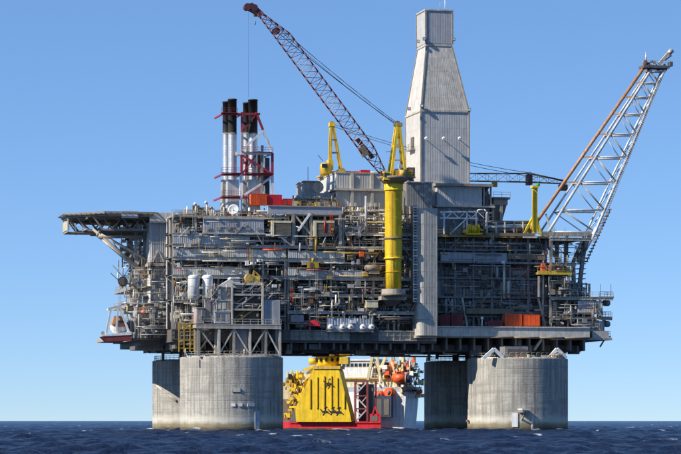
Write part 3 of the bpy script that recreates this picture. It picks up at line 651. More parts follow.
# ------------------------------------------------------------------ right end module
ER = thing('utility_module', 'stepped open module ending in cantilevered landings below the flare boom', 'platform module', A(548, RB), RB, zbR)
a0 = A(548.5, 0); a1 = A(592, 0)
fe = zline([338, 317, 297, 281, 263, 238], 575, 0)
lims = [606, 611, 612, 572, 575, 590]
for k in range(0, 6):
    e = A(lims[k], 0)
    if k: floor_edge(ER, a0, e, -1.0, 24, fe[k], rail=True, col='mgrey')
part('base_plate', MB().box(a0, A(609, 0), -2.2, 24, fe[0] - .5, fe[0], 'mgrey'), ER)
part('edge_block', MB().box(A(592.5, -2), A(609, -2), -2.0, 4, fe[0] + .02, fe[0] + 1.5, 'cladaged'), ER)
for k, e, bw in ((0, 604, 3), (1, 601, 3), (2, 590, 4), (3, 575, 5), (4, 552, 6)):
    e = A(e, 0); columns(ER, a0, e, -.6, (fe[k], fe[k + 1] - .55), 4.0, 'mgrey'); backwall(ER, a0, e - .5, bw, fe[k] + .02, fe[k + 1] - .17, 'bgrey' if k != 1 else 'cladblue', 2.4)
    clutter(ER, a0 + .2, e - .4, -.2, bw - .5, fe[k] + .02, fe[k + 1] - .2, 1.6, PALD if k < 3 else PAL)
for (v0, v1) in ((299, 314), (320, 334)):
    u0, u1 = (578, 603); b = -.9; x0 = A(u0, b); x1 = A(u1, b); w = (x1 - x0) / 3
    me = MB().corr((.03, 0, 0), (w - .03, 0, 0), (w - .03, 0, 2.9), (.03, 0, 2.9), 4, .03, 'clad').box(.03, w - .03, .02, .2, 0, 2.9, 'clad').mesh('wall_panel')
    for i in range(3): piece('wall_panel', me, ER, x0 + i * w, b + .1 + R.uniform(0, .05), Z(v1, x0, b))
for (v, u1) in ((296.5, 614), (316.5, 612), (336, 611)):
    p = P(600, v, 2); e = A(u1, 2); part('landing', MB().box(p[0], e, 2, 8, p[2] - .3, p[2], 'mgrey'), ER); part('landing_rail', MB().rail((e - .2, 2.1, p[2]), (p[0], 2.1, p[2]), 'lgrey').rail((e - .2, 2.1, p[2]), (e - .2, 8, p[2]), 'lgrey'), ER)
    part('bracket', MB().beam((e - .6, 4, p[2] - .3), (A(600, 4), 4, p[2] - 2.4), .3, .3, 'mgrey'), ER)
for (u, v) in ((604, 303), (604, 324)):
    p = P(u, v, 4); part('muster_light', MB().vessel((p[0], 4, p[2]), (p[0] + 1.1, 4, p[2]), .7, 'bgrey', 12), ER)
for u in (600.5, 611): p = P(u, 296, 2.5); part('aerial', MB().tube(p, (p[0], p[1], p[2] + 2.6), .06, 'lgrey', 5), ER)
part('stay', MB().beam(P(534, 350, -1.5), P(546, 333, -1.5), .8, .5, 'lgrey'), ER)
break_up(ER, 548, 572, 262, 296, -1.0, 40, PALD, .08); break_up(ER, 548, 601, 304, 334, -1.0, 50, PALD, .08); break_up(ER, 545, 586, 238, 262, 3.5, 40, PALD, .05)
# boom support tower
for (u0, v0, u1, v1) in ((557, 236, 557, 266), (566, 236, 566, 266), (577, 262, 590, 236), (573, 262, 574, 290), (585, 240, 579, 290), (541, 236, 560, 262)):
    part('strut', MB().beam(P(u0, v0, 4), P(u1, v1, 4), .8, .8, 'mgrey'), ER)
q = MB()
for k in range(9): v = 244 + k * 5; q.box(A(578, 5), A(586, 5), 5, 7, Z(v, A(580, 5), 5), Z(v - .8, A(580, 5), 5), 'mgrey')
part('stair_flight', q, ER)
# low block under the right deck edge
part('hanging_skid', MB().box(A(540, 3), A(562, 3), 3, 10, Z(346, A(550, 3), 3), Z(338.5, A(550, 3), 3), 'dgrey').box(A(490, 3), A(520, 3), 6, 14, Z(347, A(500, 3), 3), Z(338.5, A(500, 3), 3), 'dgrey'), ER)

# yellow rimmed platform
b = -1.8; YP = thing('yellow_platform', 'yellow rimmed work platform with orange gear and dark opening below', 'work platform', A(538, b), b, Z(281, A(550, b), b))
x0 = A(538, b); x1 = A(572, b); zc = Z(272, x0, b)
part('rim_beam', MB().box(x0, x1, b, b + .4, zc - .55, zc + .3, 'dullyellow'), YP); part('floor', MB().box(x0, x1, b + .4, b + 6, zc - .5, zc, 'brown'), YP)
part('handrail', MB().rail((x0, b + .1, zc + .3), (x1, b + .1, zc + .3), 'ochre'), YP)
for u, w in ((548, 6), (556, 7), (541, 4)): x = A(u, b + 2); part('orange_gear', MB().box(x, x + w / 4.6, b + 1.5, b + 3, zc + .05, zc + R.uniform(1.2, 2.2), 'orange').box(x - .1, x + w / 4.6 + .1, b + 1.4, b + 3.1, zc + 1.1, zc + 1.25, 'red'), YP)
part('support_leg', MB().beam((x1 - .5, b + .3, zc - .9), (A(565, b), b + .3, Z(297, x1, b)), .4, .4, 'mgrey'), YP); part('support_leg', MB().beam((x0 + .3, b + .3, zc - .9), (x0 + .3, b + .3, Z(297, x0, b)), .4, .4, 'mgrey'), YP)

# ------------------------------------------------------------------ left wing
LW = thing('left_wing', 'narrow ribbed panel tower carrying the helideck inboard edge', 'platform module', A(150, 5), 5, Z(344, A(150, 5), 5))
b = 4.5; a0 = A(150.5, b); a1 = A(171.5, b); z0 = Z(262, a0, b); z1 = Z(222.5, a0, b)
clad_box(LW, a0, a1, b, b + 10, z0, z1, 'clad', 1.0, 9, 'fl', dep=.16, nr=2, mleft='cladwarm')  # left sheets lighter than the front, sun on them put into the colour
part('landing_slab', MB().box(a0 - .5, a1 + .3, b - .4, b + 11, Z(266, a0, b), Z(263, a0, b), 'mgrey'), LW)
part('handrail', MB().rail((a0 - .4, b - .3, Z(263, a0, b)), (a1, b - .3, Z(263, a0, b)), 'lgrey'), LW)
part('cable_brace', MB().beam(P(153, 262, b - .3), P(158, 250, b - .3), .2, .2, 'lgrey').beam(P(158, 250, b - .3), P(164, 262, b - .3), .2, .2, 'lgrey'), LW)
za = Z(266, a0, b); zc = Z(286, a0, b); zd = Z(303, a0, b); ze = Z(322, a0, b); zf = Z(338, a0, b)
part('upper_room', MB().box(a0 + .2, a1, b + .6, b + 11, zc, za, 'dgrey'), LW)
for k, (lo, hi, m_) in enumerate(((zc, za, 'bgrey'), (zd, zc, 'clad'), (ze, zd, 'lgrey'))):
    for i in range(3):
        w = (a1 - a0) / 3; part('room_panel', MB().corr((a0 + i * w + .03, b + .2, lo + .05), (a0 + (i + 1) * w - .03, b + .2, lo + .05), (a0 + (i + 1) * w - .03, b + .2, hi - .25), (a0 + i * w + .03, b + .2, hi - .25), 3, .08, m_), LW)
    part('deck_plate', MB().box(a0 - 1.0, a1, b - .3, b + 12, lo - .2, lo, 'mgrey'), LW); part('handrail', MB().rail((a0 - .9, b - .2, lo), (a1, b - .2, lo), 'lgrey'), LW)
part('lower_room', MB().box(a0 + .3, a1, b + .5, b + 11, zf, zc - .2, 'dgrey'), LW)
for k, (lo, hi) in enumerate(((zc, za), (zd, zc), (ze, zd), (zf, ze))):                              # sunlit end of the wing
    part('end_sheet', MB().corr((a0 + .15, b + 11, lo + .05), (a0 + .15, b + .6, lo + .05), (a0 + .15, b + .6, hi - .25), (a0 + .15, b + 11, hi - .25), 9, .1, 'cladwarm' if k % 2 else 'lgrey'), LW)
clutter(LW, A(134, 7), a1 - .3, b - .1, b + 2.5, zf, ze, 2.2, PAL, 2)
clutter(LW, A(134, 7), a1 - .3, b - .3, b + 1.5, ze, zd - .2, 1.3)
clutter(LW, A(133, 9), a0, 9, 13, zd, zc, 1.6); clutter(LW, A(131, 9), a0, 9, 13, zc, za, 1.2)
clutter(LW, A(139, 9), a0, 9, 13, za, Z(240, a0, b), 1.2)
break_up(LW, 130, 170, 268, 336, b - .3, 130); break_up(LW, 118, 150, 240, 336, 14, 170)
# rear platforms of the wing, above the half-shaded leg
b2 = 10
for (v, u0) in ((338, 133), (322, 128), (303, 132), (286, 134)):
    x0 = A(u0, b2); z = Z(v, x0, b2); part('deck_plate', MB().box(x0, A(172, b2), b2, 40, z - .5, z, 'mgrey'), LW); part('handrail', MB().rail((x0, b2 + .1, z), (a0, b2 + .1, z), 'lgrey').rail((x0 + .1, b2, z), (x0 + .1, 38, z), 'lgrey'), LW)
for u in (136, 145): part('column', MB().beam(P(u, 340, b2 + .5), P(u, 226, b2 + .5), .7, .7, 'lgrey'), LW)
for u in (131, 140): part('column', MB().beam(P(u, 340, 26), P(u, 226, 26), .7, .7, 'lgrey'), LW)
part('wing_girder', MB().box(A(141, b2), A(172, b2), b2 + .3, 41, Z(346, a0, b2), Z(338.8, a0, b2), 'dgrey'), LW)
part('boat_deck', MB().box(A(107, 24), A(140, 24), 24, 41, Z(341, A(120, 24), 24), Z(338, A(120, 24), 24), 'mgrey'), LW)  # overhang added to cast shade on the leg behind, mostly hidden by the sled
part('hanging_skid', MB().box(A(138, b2), A(164, b2), b2 + 1, b2 + 12, Z(349.5, a0, b2), Z(345.5, a0, b2), 'dgrey'), LW)
part('dark_tank', MB().box(A(131, 8), A(149, 8), 8, 12, Z(330.5, A(140, 8), 8), Z(320, A(140, 8), 8), 'navy'), LW)
# yellow and red ladder cage between wing and stair module
q = MB(); b = BF - 1
for u in (179, 184, 190, 194): q.beam(P(u, 352, b), P(u, 322, b), .22, .22, 'ochre')
for v in range(324, 352, 4): q.beam(P(178, v, b), P(195, v + R.uniform(-1, 1), b), .15, .15, R.choice(('ochre', 'yellow', 'lgrey')))
for i in range(14): u = R.uniform(177, 192); v = R.uniform(322, 346); p = P(u, v, b + R.uniform(0, 2)); q.box(p[0], p[0] + R.uniform(.3, 1.1), p[1], p[1] + .5, p[2], p[2] + R.uniform(.2, .8), R.choice(('ochre', 'yellow', 'lgrey', 'mgrey')))
o = single('ladder_cage', q, 'yellow ladder cage hanging beside the grey stair module', 'ladder', A(186, b), b, Z(352, A(186, b), b))
for u, m_ in ((182, 'red'), (189, 'red')): p = P(u, 324, b - .4)
# ------------------------------------------------------------------ derrick
DB = 6.0; DD = 13.6                                             # front plane and depth of the derrick
def dquad(ul, ur, v, b0, dp, inset=0):
    a0 = A(ul, b0); a1 = A(ur, b0); z = Z(v, (a0 + a1) / 2, b0)
    return [(a0, b0, z), (a1, b0, z), (a1, b0 + dp, z), (a0, b0 + dp, z)]
base = dquad(421, 469, 214, DB, DD); mid = dquad(421, 469, 111, DB, DD)
tb = DB + 2.2; td = 7.4
top = dquad(426.5, 451.5, 45, tb, td); c0 = dquad(425.7, 452.4, 43.5, tb - .2, td + .4); c1 = dquad(425.7, 452.4, 10, tb - .2, td + .4)
DK = thing('derrick_tower', 'tall tapering clad derrick tower with a square cap', 'derrick', (base[0][0] + base[1][0]) / 2, DB, base[0][2])
def face_sheets(lo, hi, i, j, n, rows, m, nr=4, dep=.010):
    lo = [Vector(x) for x in lo]; hi = [Vector(x) for x in hi]
    for r in range(rows):
        for k in range(n):
            def pt(t, s): return lo[i].lerp(hi[i], s).lerp(lo[j].lerp(hi[j], s), t)
            e = .001; q = MB().corr(pt(k / n + e, r / rows + e * .5), pt((k + 1) / n - e, r / rows + e * .5), pt((k + 1) / n - e, (r + 1) / rows - e * .5), pt(k / n + e, (r + 1) / rows - e * .5), nr, dep, m)
            part('cladding_sheet', q, DK)
def shrink(q, d): cx = sum(p[0] for p in q) / 4; cy = sum(p[1] for p in q) / 4; return [(p[0] - math.copysign(d, p[0] - cx), p[1] - math.copysign(d, p[1] - cy), p[2]) for p in q]
for lo, hi, rows, m_, n in ((base, mid, 6, 'clad', 5), (mid, top, 5, 'cladaged', 5), (c0, c1, 2, 'cladblue', 4)):
    part('core', MB().hexa(shrink(lo, .12), shrink(hi, .12), m_), DK)
    face_sheets(lo, hi, 0, 1, n, rows, m_); face_sheets(lo, hi, 3, 0, 4, rows, 'cladwarm' if m_ != 'cladblue' else 'clad'); face_sheets(lo, hi, 1, 2, 4, rows, m_); face_sheets(lo, hi, 2, 3, 4, rows, m_)  # left face in a lighter, warmer copy: sunlight put into its colour
    for i in range(4): part('corner_trim', MB().beam(lo[i], hi[i], .34, .34, 'mgrey'), DK)
for qd, dz in ((mid, .45), (top, .5), (c1, .3)):
    for i in range(4): part('belt_trim', MB().beam(qd[i], qd[(i + 1) % 4], .38, dz, 'lgrey'), DK)
for u in (425.5, 443, 459):                                     # flood-lamps on short arms
    p = P(u, 139, DB - .5); part('flood_lamp', MB().beam((p[0] + .1, DB, p[2]), (p[0], DB - 1.3, p[2] + .1), .12, .12, 'mgrey').tube((p[0], DB - 1.2, p[2] + .1), (p[0] - .1, DB - 1.7, p[2] - .1), .42, 'white', 10, .3), DK)
for u, v in ((409, 109), (421.5, 106), (469, 110), (418, 41.5), (424, 39), (453.5, 39.5)):
    p = P(u, v, DB - .3 if v > 60 else tb - .4); part('corner_lamp', MB().box(p[0] - .3, p[0] + .3, p[1] - .5, p[1] + .1, p[2] - .3, p[2] + .35, 'dgrey').box(p[0] - .2, p[0] + .2, p[1] - .6, p[1] - .5, p[2] - .2, p[2] + .2, 'white'), DK)
p = (base[0][0] - .1, DB + 7, Z(139, base[0][0], DB + 7)); part('side_balcony', MB().box(p[0] - .9, p[0], p[1] - 2, p[1] + 2.5, p[2] - 2.6, p[2] - 2.3, 'mgrey').box(p[0] - .2, p[0] + .02, p[1] - 1, p[1] + 1, p[2] - 2.3, p[2] + .4, 'dgrey').rail((p[0] - .85, p[1] - 2, p[2] - 2.3), (p[0] - .85, p[1] + 2.5, p[2] - 2.3), 'mgrey'), DK)
p = P(445, 10, tb + 2); part('wind_mast', MB().tube(p, (p[0], p[1], p[2] + 2.4), .07, 'white', 6).beam((p[0] - .8, p[1], p[2] + 1.6), (p[0] + .8, p[1], p[2] + 1.6), .06, .06, 'white').lathe((p[0], p[1], p[2] + 2.3), [(.12, 0), (.22, .15), (.1, .35)], 'lgrey', 8), DK)
part('whip_aerial', MB().tube((p[0] - 1.0, p[1], p[2]), (p[0] - 1.2, p[1], p[2] + 1.6), .05, 'lgrey', 5), DK)

# ------------------------------------------------------------------ drill-floor building right of the derrick foot
b = DB - 1.5; x0 = A(437, b); x1 = A(482, b); z0 = Z(214, x0, b); z1 = Z(187, x0, b)
DF = thing('drill_floor_house', 'ribbed grey house at the derrick foot behind the white pipe truss', 'building', x0, b, z0)
clad_box(DF, x0, x1, b, b + 14, Z(205, x0, b), z1, 'clad', 2.0, 6, 'flr')
part('roof_ledge', MB().box(x0 - .5, A(492, b), b - 1.0, b + 14.5, z1 + .23, z1 + .8, 'mgrey'), DF)
part('lower_ledge', MB().box(x0 - .5, A(494, b), b - .8, b + 14.5, Z(207, x0, b), Z(205.2, x0, b), 'lgrey'), DF)
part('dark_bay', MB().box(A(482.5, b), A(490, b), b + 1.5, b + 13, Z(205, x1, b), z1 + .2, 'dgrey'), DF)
for u in (483.5, 490.5): part('post', MB().box(A(u, b), A(u, b) + .35, b + .2, b + .6, Z(205, x1, b), z1 + .2, 'mgrey'), DF)
clutter(DF, A(483, b), A(490, b), b + .4, b + 1.4, Z(205, x1, b), z1 + .1, 2.0, PALD, 0)
part('plinth', MB().box(x0, A(490, b), b + .5, b + 14, Z(236, x0, b), Z(207.2, x0, b), 'bgrey'), DF)
part('side_cabin', MB().box(A(495, b), A(509, b), b + 1, b + 8, Z(204, x1, b), Z(198.5, x1, b), 'mgrey').box(A(494, b), A(511, b), b + .5, b + 8.5, Z(198.5, x1, b), Z(196.5, x1, b), 'dgrey').hexa([(A(496, b), b + 1, Z(222, x1, b)), (A(503, b), b + 1, Z(222, x1, b)), (A(503, b), b + 7, Z(222, x1, b)), (A(496, b), b + 7, Z(222, x1, b))], [(A(495, b), b + 1, Z(204, x1, b)), (A(508, b), b + 1, Z(204, x1, b)), (A(508, b), b + 7, Z(204, x1, b)), (A(495, b), b + 7, Z(204, x1, b))], 'dgrey'), DF)
part('handrail', MB().rail((A(494, b), b + .5, Z(196.5, x1, b)), (A(511, b), b + .5, Z(196.5, x1, b)), 'mgrey'), DF)
for u in (492, 500.5): part('leg', MB().box(A(u, b), A(u, b) + .6, b + .3, b + .9, Z(236, x1, b), Z(204, x1, b), 'mgrey'), DF)
clutter(DF, A(440, b), A(492, b), b - .6, b + .4, Z(236, x0, b), Z(208, x0, b), 1.0, PALD, .3)

# white pipe truss
b = 1.0; q = MB(); wt = 'white'
def WP(u, v): return P(u, v, b)
WT = thing('pipe_truss', 'white lattice pipe truss in front of the drill-floor house', 'truss', A(440, b), b, Z(234, A(440, b), b))
part('chord', MB().beam(WP(440, 212), WP(478, 211.5), .3, .3, wt), WT); part('chord', MB().beam(WP(440, 218), WP(478, 218.5), .25, .25, wt), WT)
for i in range(7): u = 440 + i * 6.3; part('lacing', MB().beam(WP(u, 218 if i % 2 else 212), WP(u + 6.3, 212 if i % 2 else 218), .16, .16, wt), WT)
for u in (444, 467, 476, 486.5): part('post', MB().beam(WP(u, 234), WP(u, 211 if u < 486 else 213), .3, .3, wt), WT)
part('end_hoop', MB().path([WP(476, 213), WP(478, 210), WP(484, 209.5), WP(487, 212), WP(487, 222)], .16, wt), WT)
part('brace', MB().beam(WP(450, 234), WP(466, 219), .2, .2, wt), WT)

# yellow winch
b = 0.0; p = P(466, 234.5, b); w = A(482, b) - p[0]; YW = thing('winch', 'yellow winch unit beneath the white pipe truss', 'winch', p[0], b, p[2])
part('drum', MB().tube((p[0] + w * .3, b + .4, p[2] + 1.25), (p[0] + w * .75, b + .4, p[2] + 1.25), .85, 'yellow', 16), YW)
for t in (.22, .78): part('flange', MB().tube((p[0] + w * t - .1, b + .4, p[2] + 1.25), (p[0] + w * t + .1, b + .4, p[2] + 1.25), 1.1, 'yellow', 16), YW)
part('frame', MB().box(p[0] - .1, p[0] + w, b - .6, b + 1.5, p[2], p[2] + .35, 'yellow').beam((p[0], b - .3, p[2] + .3), (p[0] + w * .3, b - .3, p[2] + 2.2), .25, .25, 'yellow').beam((p[0] + w, b - .3, p[2] + .9), (p[0] + w * .6, b - .3, p[2] + 1.9), .3, .3, 'yellow').box(p[0] - .7, p[0] + .1, b - .3, b + .6, p[2] + .4, p[2] + 1.1, 'yellow'), YW)

# pipe-deck fence right of the winch
b = .7; q = MB(); FN = thing('pipe_rack', 'dark pipe rack with pale posts between winch and yellow post', 'pipe rack', A(486, b), b, Z(236, A(486, b), b))
for u in range(487, 532, 9): part('post', MB().beam(P(u, 235, b), P(u, 221.5, b), .28, .28, 'lgrey'), FN)
for v in (222.5, 226.5, 230): part('pipe', MB().tube(P(485, v, b + .5), P(530, v, b + .5), .42, 'dgrey' if v != 226.5 else 'lgrey', 10), FN)
part('backing', MB().box(A(486, b), A(529, b), b + 1.2, b + 5, Z(235.5, A(500, b), b), Z(224, A(500, b), b), 'dgrey'), FN)
part('kerb', MB().box(A(484, b), A(532, b), b - 2.2, b - 1.8, Z(236.5, A(500, b), b), Z(233.5, A(500, b), b), 'brown'), FN)

# yellow post (boom rest)
b = .5; YB = thing('boom_rest', 'slender yellow post with splayed feet and green tip', 'post', A(534.5, b), b, Z(236, A(534, b), b))
part('post', MB().beam(P(534.8, 233, b), P(534.8, 188, b), 1.0, 1.0, 'yellow'), YB)
part('stiffener', MB().beam(P(532.4, 230, b - .6), P(532.8, 190, b - .6), .2, .2, 'yellow'), YB)
part('head', MB().box(A(531.5, b), A(538, b), b - .8, b + .9, Z(188, A(534, b), b), Z(186, A(534, b), b), 'yellow'), YB)
part('tip_lamp', MB().lathe(P(538, 186.5, b), [(.1, 0), (.45, .15), (.45, .55), (.15, .8)], 'green', 10), YB)
part('foot', MB().beam(P(533.5, 216, b), P(524, 234, b - .3), .45, .45, 'yellow'), YB); part('foot', MB().beam(P(536, 216, b), P(540.5, 234, b - .3), .6, .5, 'yellow'), YB)
part('foot', MB().beam((A(535, b), b + .3, Z(216, A(535, b), b)), (A(535, b), b + 4, Z(234, A(535, b), b)), .45, .45, 'yellow'), YB)

# ------------------------------------------------------------------ central clad hall
b = 4.0; x0 = A(336, b); x1 = A(411, b); HZ0 = Z(216, x0, b); z1 = Z(173, x0, b)
HL = thing('clad_hall', 'broad weathered clad hall between the back crane and the derrick', 'building', x0, b, HZ0)
zmid = Z(188, x0, b); zlow = Z(206, x0, b)
clad_box(HL, x0, x1, b, b + 18, zmid, z1, 'clad', 2.7, 4, 'fl', mleft='cladwarm')  # sunlit left side of the hall painted in with lighter sheets
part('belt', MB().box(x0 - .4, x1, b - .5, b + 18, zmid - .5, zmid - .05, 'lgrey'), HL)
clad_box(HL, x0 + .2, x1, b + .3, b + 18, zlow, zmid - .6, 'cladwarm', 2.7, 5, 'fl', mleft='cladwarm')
part('plinth', MB().box(x0, x1, b, b + 18, HZ0, zlow - .05, 'mgrey'), HL)
for u in (352, 372): part('pilaster', MB().box(A(u, b) - .3, A(u, b) + .3, b - .35, b - .02, zlow, z1 - .1, 'lgrey'), HL)
clutter(HL, x0, x1, b - 2.5, b - .4, HZ0, zlow - .3, 1.6, PAL, .4)
part('roof_gear', MB().box(A(362, b), A(371, b), b + 1, b + 3, z1 + .2, z1 + .9, 'red').box(A(348, b), A(353, b), b + 2, b + 4, z1 + .2, z1 + .7, 'dgrey'), HL)
# lower stepped block on its left
b = 5.0; x0 = A(305, b); x1 = A(334, b); SB = thing('stepped_block', 'low dark blocky machinery house left of the clad hall', 'building', x0, b, Z(208, x0, b))
part('lower_block', MB().hexa([(A(292, b), b, Z(209, x0, b)), (x1, b, Z(209, x0, b)), (x1, b + 12, Z(209, x0, b)), (A(292, b), b + 12, Z(209, x0, b))], [(A(304, b), b, Z(192.5, x0, b)), (x1, b, Z(192.5, x0, b)), (x1, b + 12, Z(192.5, x0, b)), (A(304, b), b + 12, Z(192.5, x0, b))], 'bgrey'), SB)
part('upper_block', MB().box(A(304.5, b), A(319, b), b + .4, b + 9, Z(192.4, x0, b), Z(181.5, x0, b), 'bgrey').box(A(303.5, b), A(320, b), b, b + 9.4, Z(181.4, x0, b), Z(180.5, x0, b), 'mgrey'), SB)
part('side_hood', MB().tube(P(318, 187, b + .2), (A(318, b), b + 5, Z(187, x0, b)), 1.3, 'mgrey', 12), SB)
p = P(308, 180.5, b + 2); part('whip_aerial', MB().tube(p, (p[0], p[1], Z(166, p[0], b)), .07, 'lgrey', 5), SB)
clutter(SB, A(292, b), x1, b - 2.2, b - .3, Z(208, x0, b), Z(196, x0, b), 1.8, PAL, .3)
# clad box in front of the derrick's left foot
b = 0.0; x0 = A(406.5, b); x1 = A(432, b); CB = thing('clad_box', 'ribbed clad box, shade put into its colour, hung between pedestal and derrick', 'building', x0, b, Z(216, x0, b))
clad_box(CB, x0, x1, b, b + 6, Z(213, x0, b), Z(182.5, x0, b), 'cladshade', 1.9, 7, 'fl', mleft='cladshade')
part('light_panel', MB().box(A(402, b), A(406, b), b + 1, b + 5, Z(210, x0, b), Z(190, x0, b), 'lgrey'), CB)
part('awning', MB().hexa([(A(402.5, b), b - 1.5, Z(215, x0, b)), (A(410, b), b - 1.5, Z(219, x0, b)), (A(410, b), b - .1, Z(219, x0, b)), (A(402.5, b), b - .1, Z(215, x0, b))], [(A(402.5, b), b - 1.5, Z(205, x0, b)), (A(410, b), b - 1.5, Z(210, x0, b)), (A(410, b), b - .1, Z(210, x0, b)), (A(402.5, b), b - .1, Z(205, x0, b))], 'dgrey'), CB)
part('hanger', MB().box(x0 + .5, x1 - .5, b + .5, b + 5.5, Z(236, x0, b), Z(213.1, x0, b), 'dgrey'), CB)

# ------------------------------------------------------------------ pedestal crane
b = BF - 2.6; pc = A(393.5, b); zlo = Z(294, pc, b); zhi = Z(184, pc, b)
CR = thing('pedestal_crane', 'tall yellow pedestal crane with long dark red lattice boom raised', 'crane', pc, b, zlo)
rp = 8.4 / 4.55
part('pedestal', MB().lathe((pc, b, 0), [(rp * .92, zlo), (rp * .92, Z(262, pc, b)), (rp, Z(258, pc, b)), (rp, Z(192, pc, b)), (rp * 1.12, Z(190, pc, b)), (rp * 1.12, zhi)], 'yellow', 32), CR)
for v in (190, 238.5, 258.5): part('pedestal_band', MB().lathe((pc, b, Z(v, pc, b)), [(rp * 1.0, -.2), (rp * 1.14, -.15), (rp * 1.14, .15), (rp, .2)], 'yellow' if v != 238.5 else 'brown', 32), CR)
part('base_platform', MB().lathe((pc, b, zlo - .45), [(2.7, 0), (2.7, .45)], 'brown', 20), CR)
q = MB()
for i in range(20):
    t = 2 * math.pi * i / 20; t2 = 2 * math.pi * (i + 1) / 20; p = (pc + 2.6 * math.cos(t), b + 2.6 * math.sin(t)); p2 = (pc + 2.6 * math.cos(t2), b + 2.6 * math.sin(t2))
    q.hexa([(p[0], p[1], zlo), (p2[0], p2[1], zlo), (p2[0] * .99 + pc * .01, p2[1] * .99 + b * .01, zlo), (p[0] * .99 + pc * .01, p[1] * .99 + b * .01, zlo)], [(p[0], p[1], zlo + 1.0), (p2[0], p2[1], zlo + 1.0), (p2[0] * .99 + pc * .01, p2[1] * .99 + b * .01, zlo + 1.0), (p[0] * .99 + pc * .01, p[1] * .99 + b * .01, zlo + 1.0)], 'mgrey')
part('guard_panel', q, CR)
part('base_bracket', MB().box(pc - 2.8, pc + 2.8, b - .5, BF + 1, zlo - 1.3, zlo - .46, 'mgrey').hexa([(pc - .8, BF - .8, zlo - 2.6), (pc + .8, BF - .8, zlo - 2.6), (pc + .8, BF + .5, zlo - 2.6), (pc - .8, BF + .5, zlo - 2.6)], [(pc - 2, b - .3, zlo - 1.3), (pc + 2, b - .3, zlo - 1.3), (pc + 2, BF + .5, zlo - 1.3), (pc - 2, BF + .5, zlo - 1.3)], 'dgrey'), CR)
for k in range(5): part('weld_band', MB().lathe((pc, b, Z(200 + k * 18, pc, b)), [(rp * .9, -.05), (rp * 1.015, -.03), (rp * 1.015, .03), (rp * .9, .05)], 'dullyellow', 32), CR)
q = MB(); x = pc - rp * .55; y = b - rp * .95
for o in (0, .5): q.beam((x + o, y, Z(288, pc, b)), (x + o, y, Z(192, pc, b)), .07, .07, 'ochre')
zz = Z(288, pc, b)
while zz < Z(192, pc, b): q.beam((x, y, zz), (x + .5, y, zz), .05, .05, 'ochre'); zz += .4
part('ladder', q, CR)
# slewing house
zs = zhi
part('slew_ring', MB().lathe((pc, b, zs), [(2.0, 0), (3.2, .9), (3.4, 1.2), (3.4, 1.5), (2.5, 1.7)], 'brown', 28), CR)
part('machinery_house', MB().box(A(394, b), A(411, b), b - 1.6, b + 2.2, Z(177, pc, b), Z(170, pc, b), 'ochre').box(A(381, b), A(413, b), b - 2.2, b + 2.6, Z(178.6, pc, b), Z(177, pc, b), 'brown'), CR)
cab = part('operator_cab', MB().box(A(381, b), A(387, b), b - 2.6, b - .6, Z(181, pc, b), Z(173, pc, b), 'yellow'), CR); part('window', MB().box(A(381.4, b), A(386.6, b), b - 2.66, b - 2.6, Z(178, pc, b), Z(174, pc, b), 'glass'), cab); part('window', MB().box(A(380.9, b) - .04, A(381, b), b - 2.4, b - .8, Z(178, pc, b), Z(174, pc, b), 'glass'), cab)
part('counterweight', MB().box(A(407, b), A(413.5, b), b - 1.4, b + 2, Z(177, pc, b), Z(167.5, pc, b), 'dgrey'), CR)
part('winch_drum', MB().tube((A(397, b), b - 1.9, Z(174, pc, b)), (A(403, b), b - 1.9, Z(174, pc, b)), .8, 'ochre', 12), CR)
q = MB()
for i in range(26): u = R.uniform(380, 412); v = R.uniform(167, 182); p = P(u, v, b + R.uniform(-2.5, 2)); q.box(p[0], p[0] + R.uniform(.2, 1.1), p[1], p[1] + .5, p[2], p[2] + R.uniform(.2, .9), R.choice(('yellow', 'ochre', 'brown', 'dgrey', 'lgrey')))
q.rail((A(381, b), b - 2.2, Z(177, pc, b)), (A(412, b), b - 2.2, Z(177, pc, b)), 'ochre')
part('house_gear', q, CR, stuff=True)
for db in (-1.3, 1.3):
    part('mast_leg', MB().beam((A(390, b), b + db, Z(176, pc, b)), (A(397, b), b + db * .5, Z(124, pc, b)), .55, .6, 'yellow'), CR)
    part('mast_leg', MB().beam((A(404, b), b + db, Z(172, pc, b)), (A(398.5, b), b + db * .5, Z(124, pc, b)), .5, .5, 'yellow'), CR)
for v, ua, ub in ((160, 392.2, 402.6), (146, 394, 401), (134, 396, 400)):
    part('mast_tie', MB().beam((A(ua, b), b, Z(v, pc, b)), (A(ub, b), b, Z(v, pc, b)), .3, .3, 'ochre').beam((A(ua, b), b - 1.0, Z(v, pc, b)), (A(ua, b), b + 1.0, Z(v, pc, b)), .3, .3, 'yellow'), CR)
part('mast_head', MB().box(A(395, b), A(401.5, b), b - 1, b + 1, Z(126.5, pc, b), Z(123, pc, b), 'ochre').tube((A(397, b), b - .6, Z(124, pc, b)), (A(397, b), b + .6, Z(124, pc, b)), .7, 'dgrey', 12), CR)
part('aerial', MB().beam(P(386, 152, b), P(392, 151, b), .12, .12, 'dgrey'), CR)
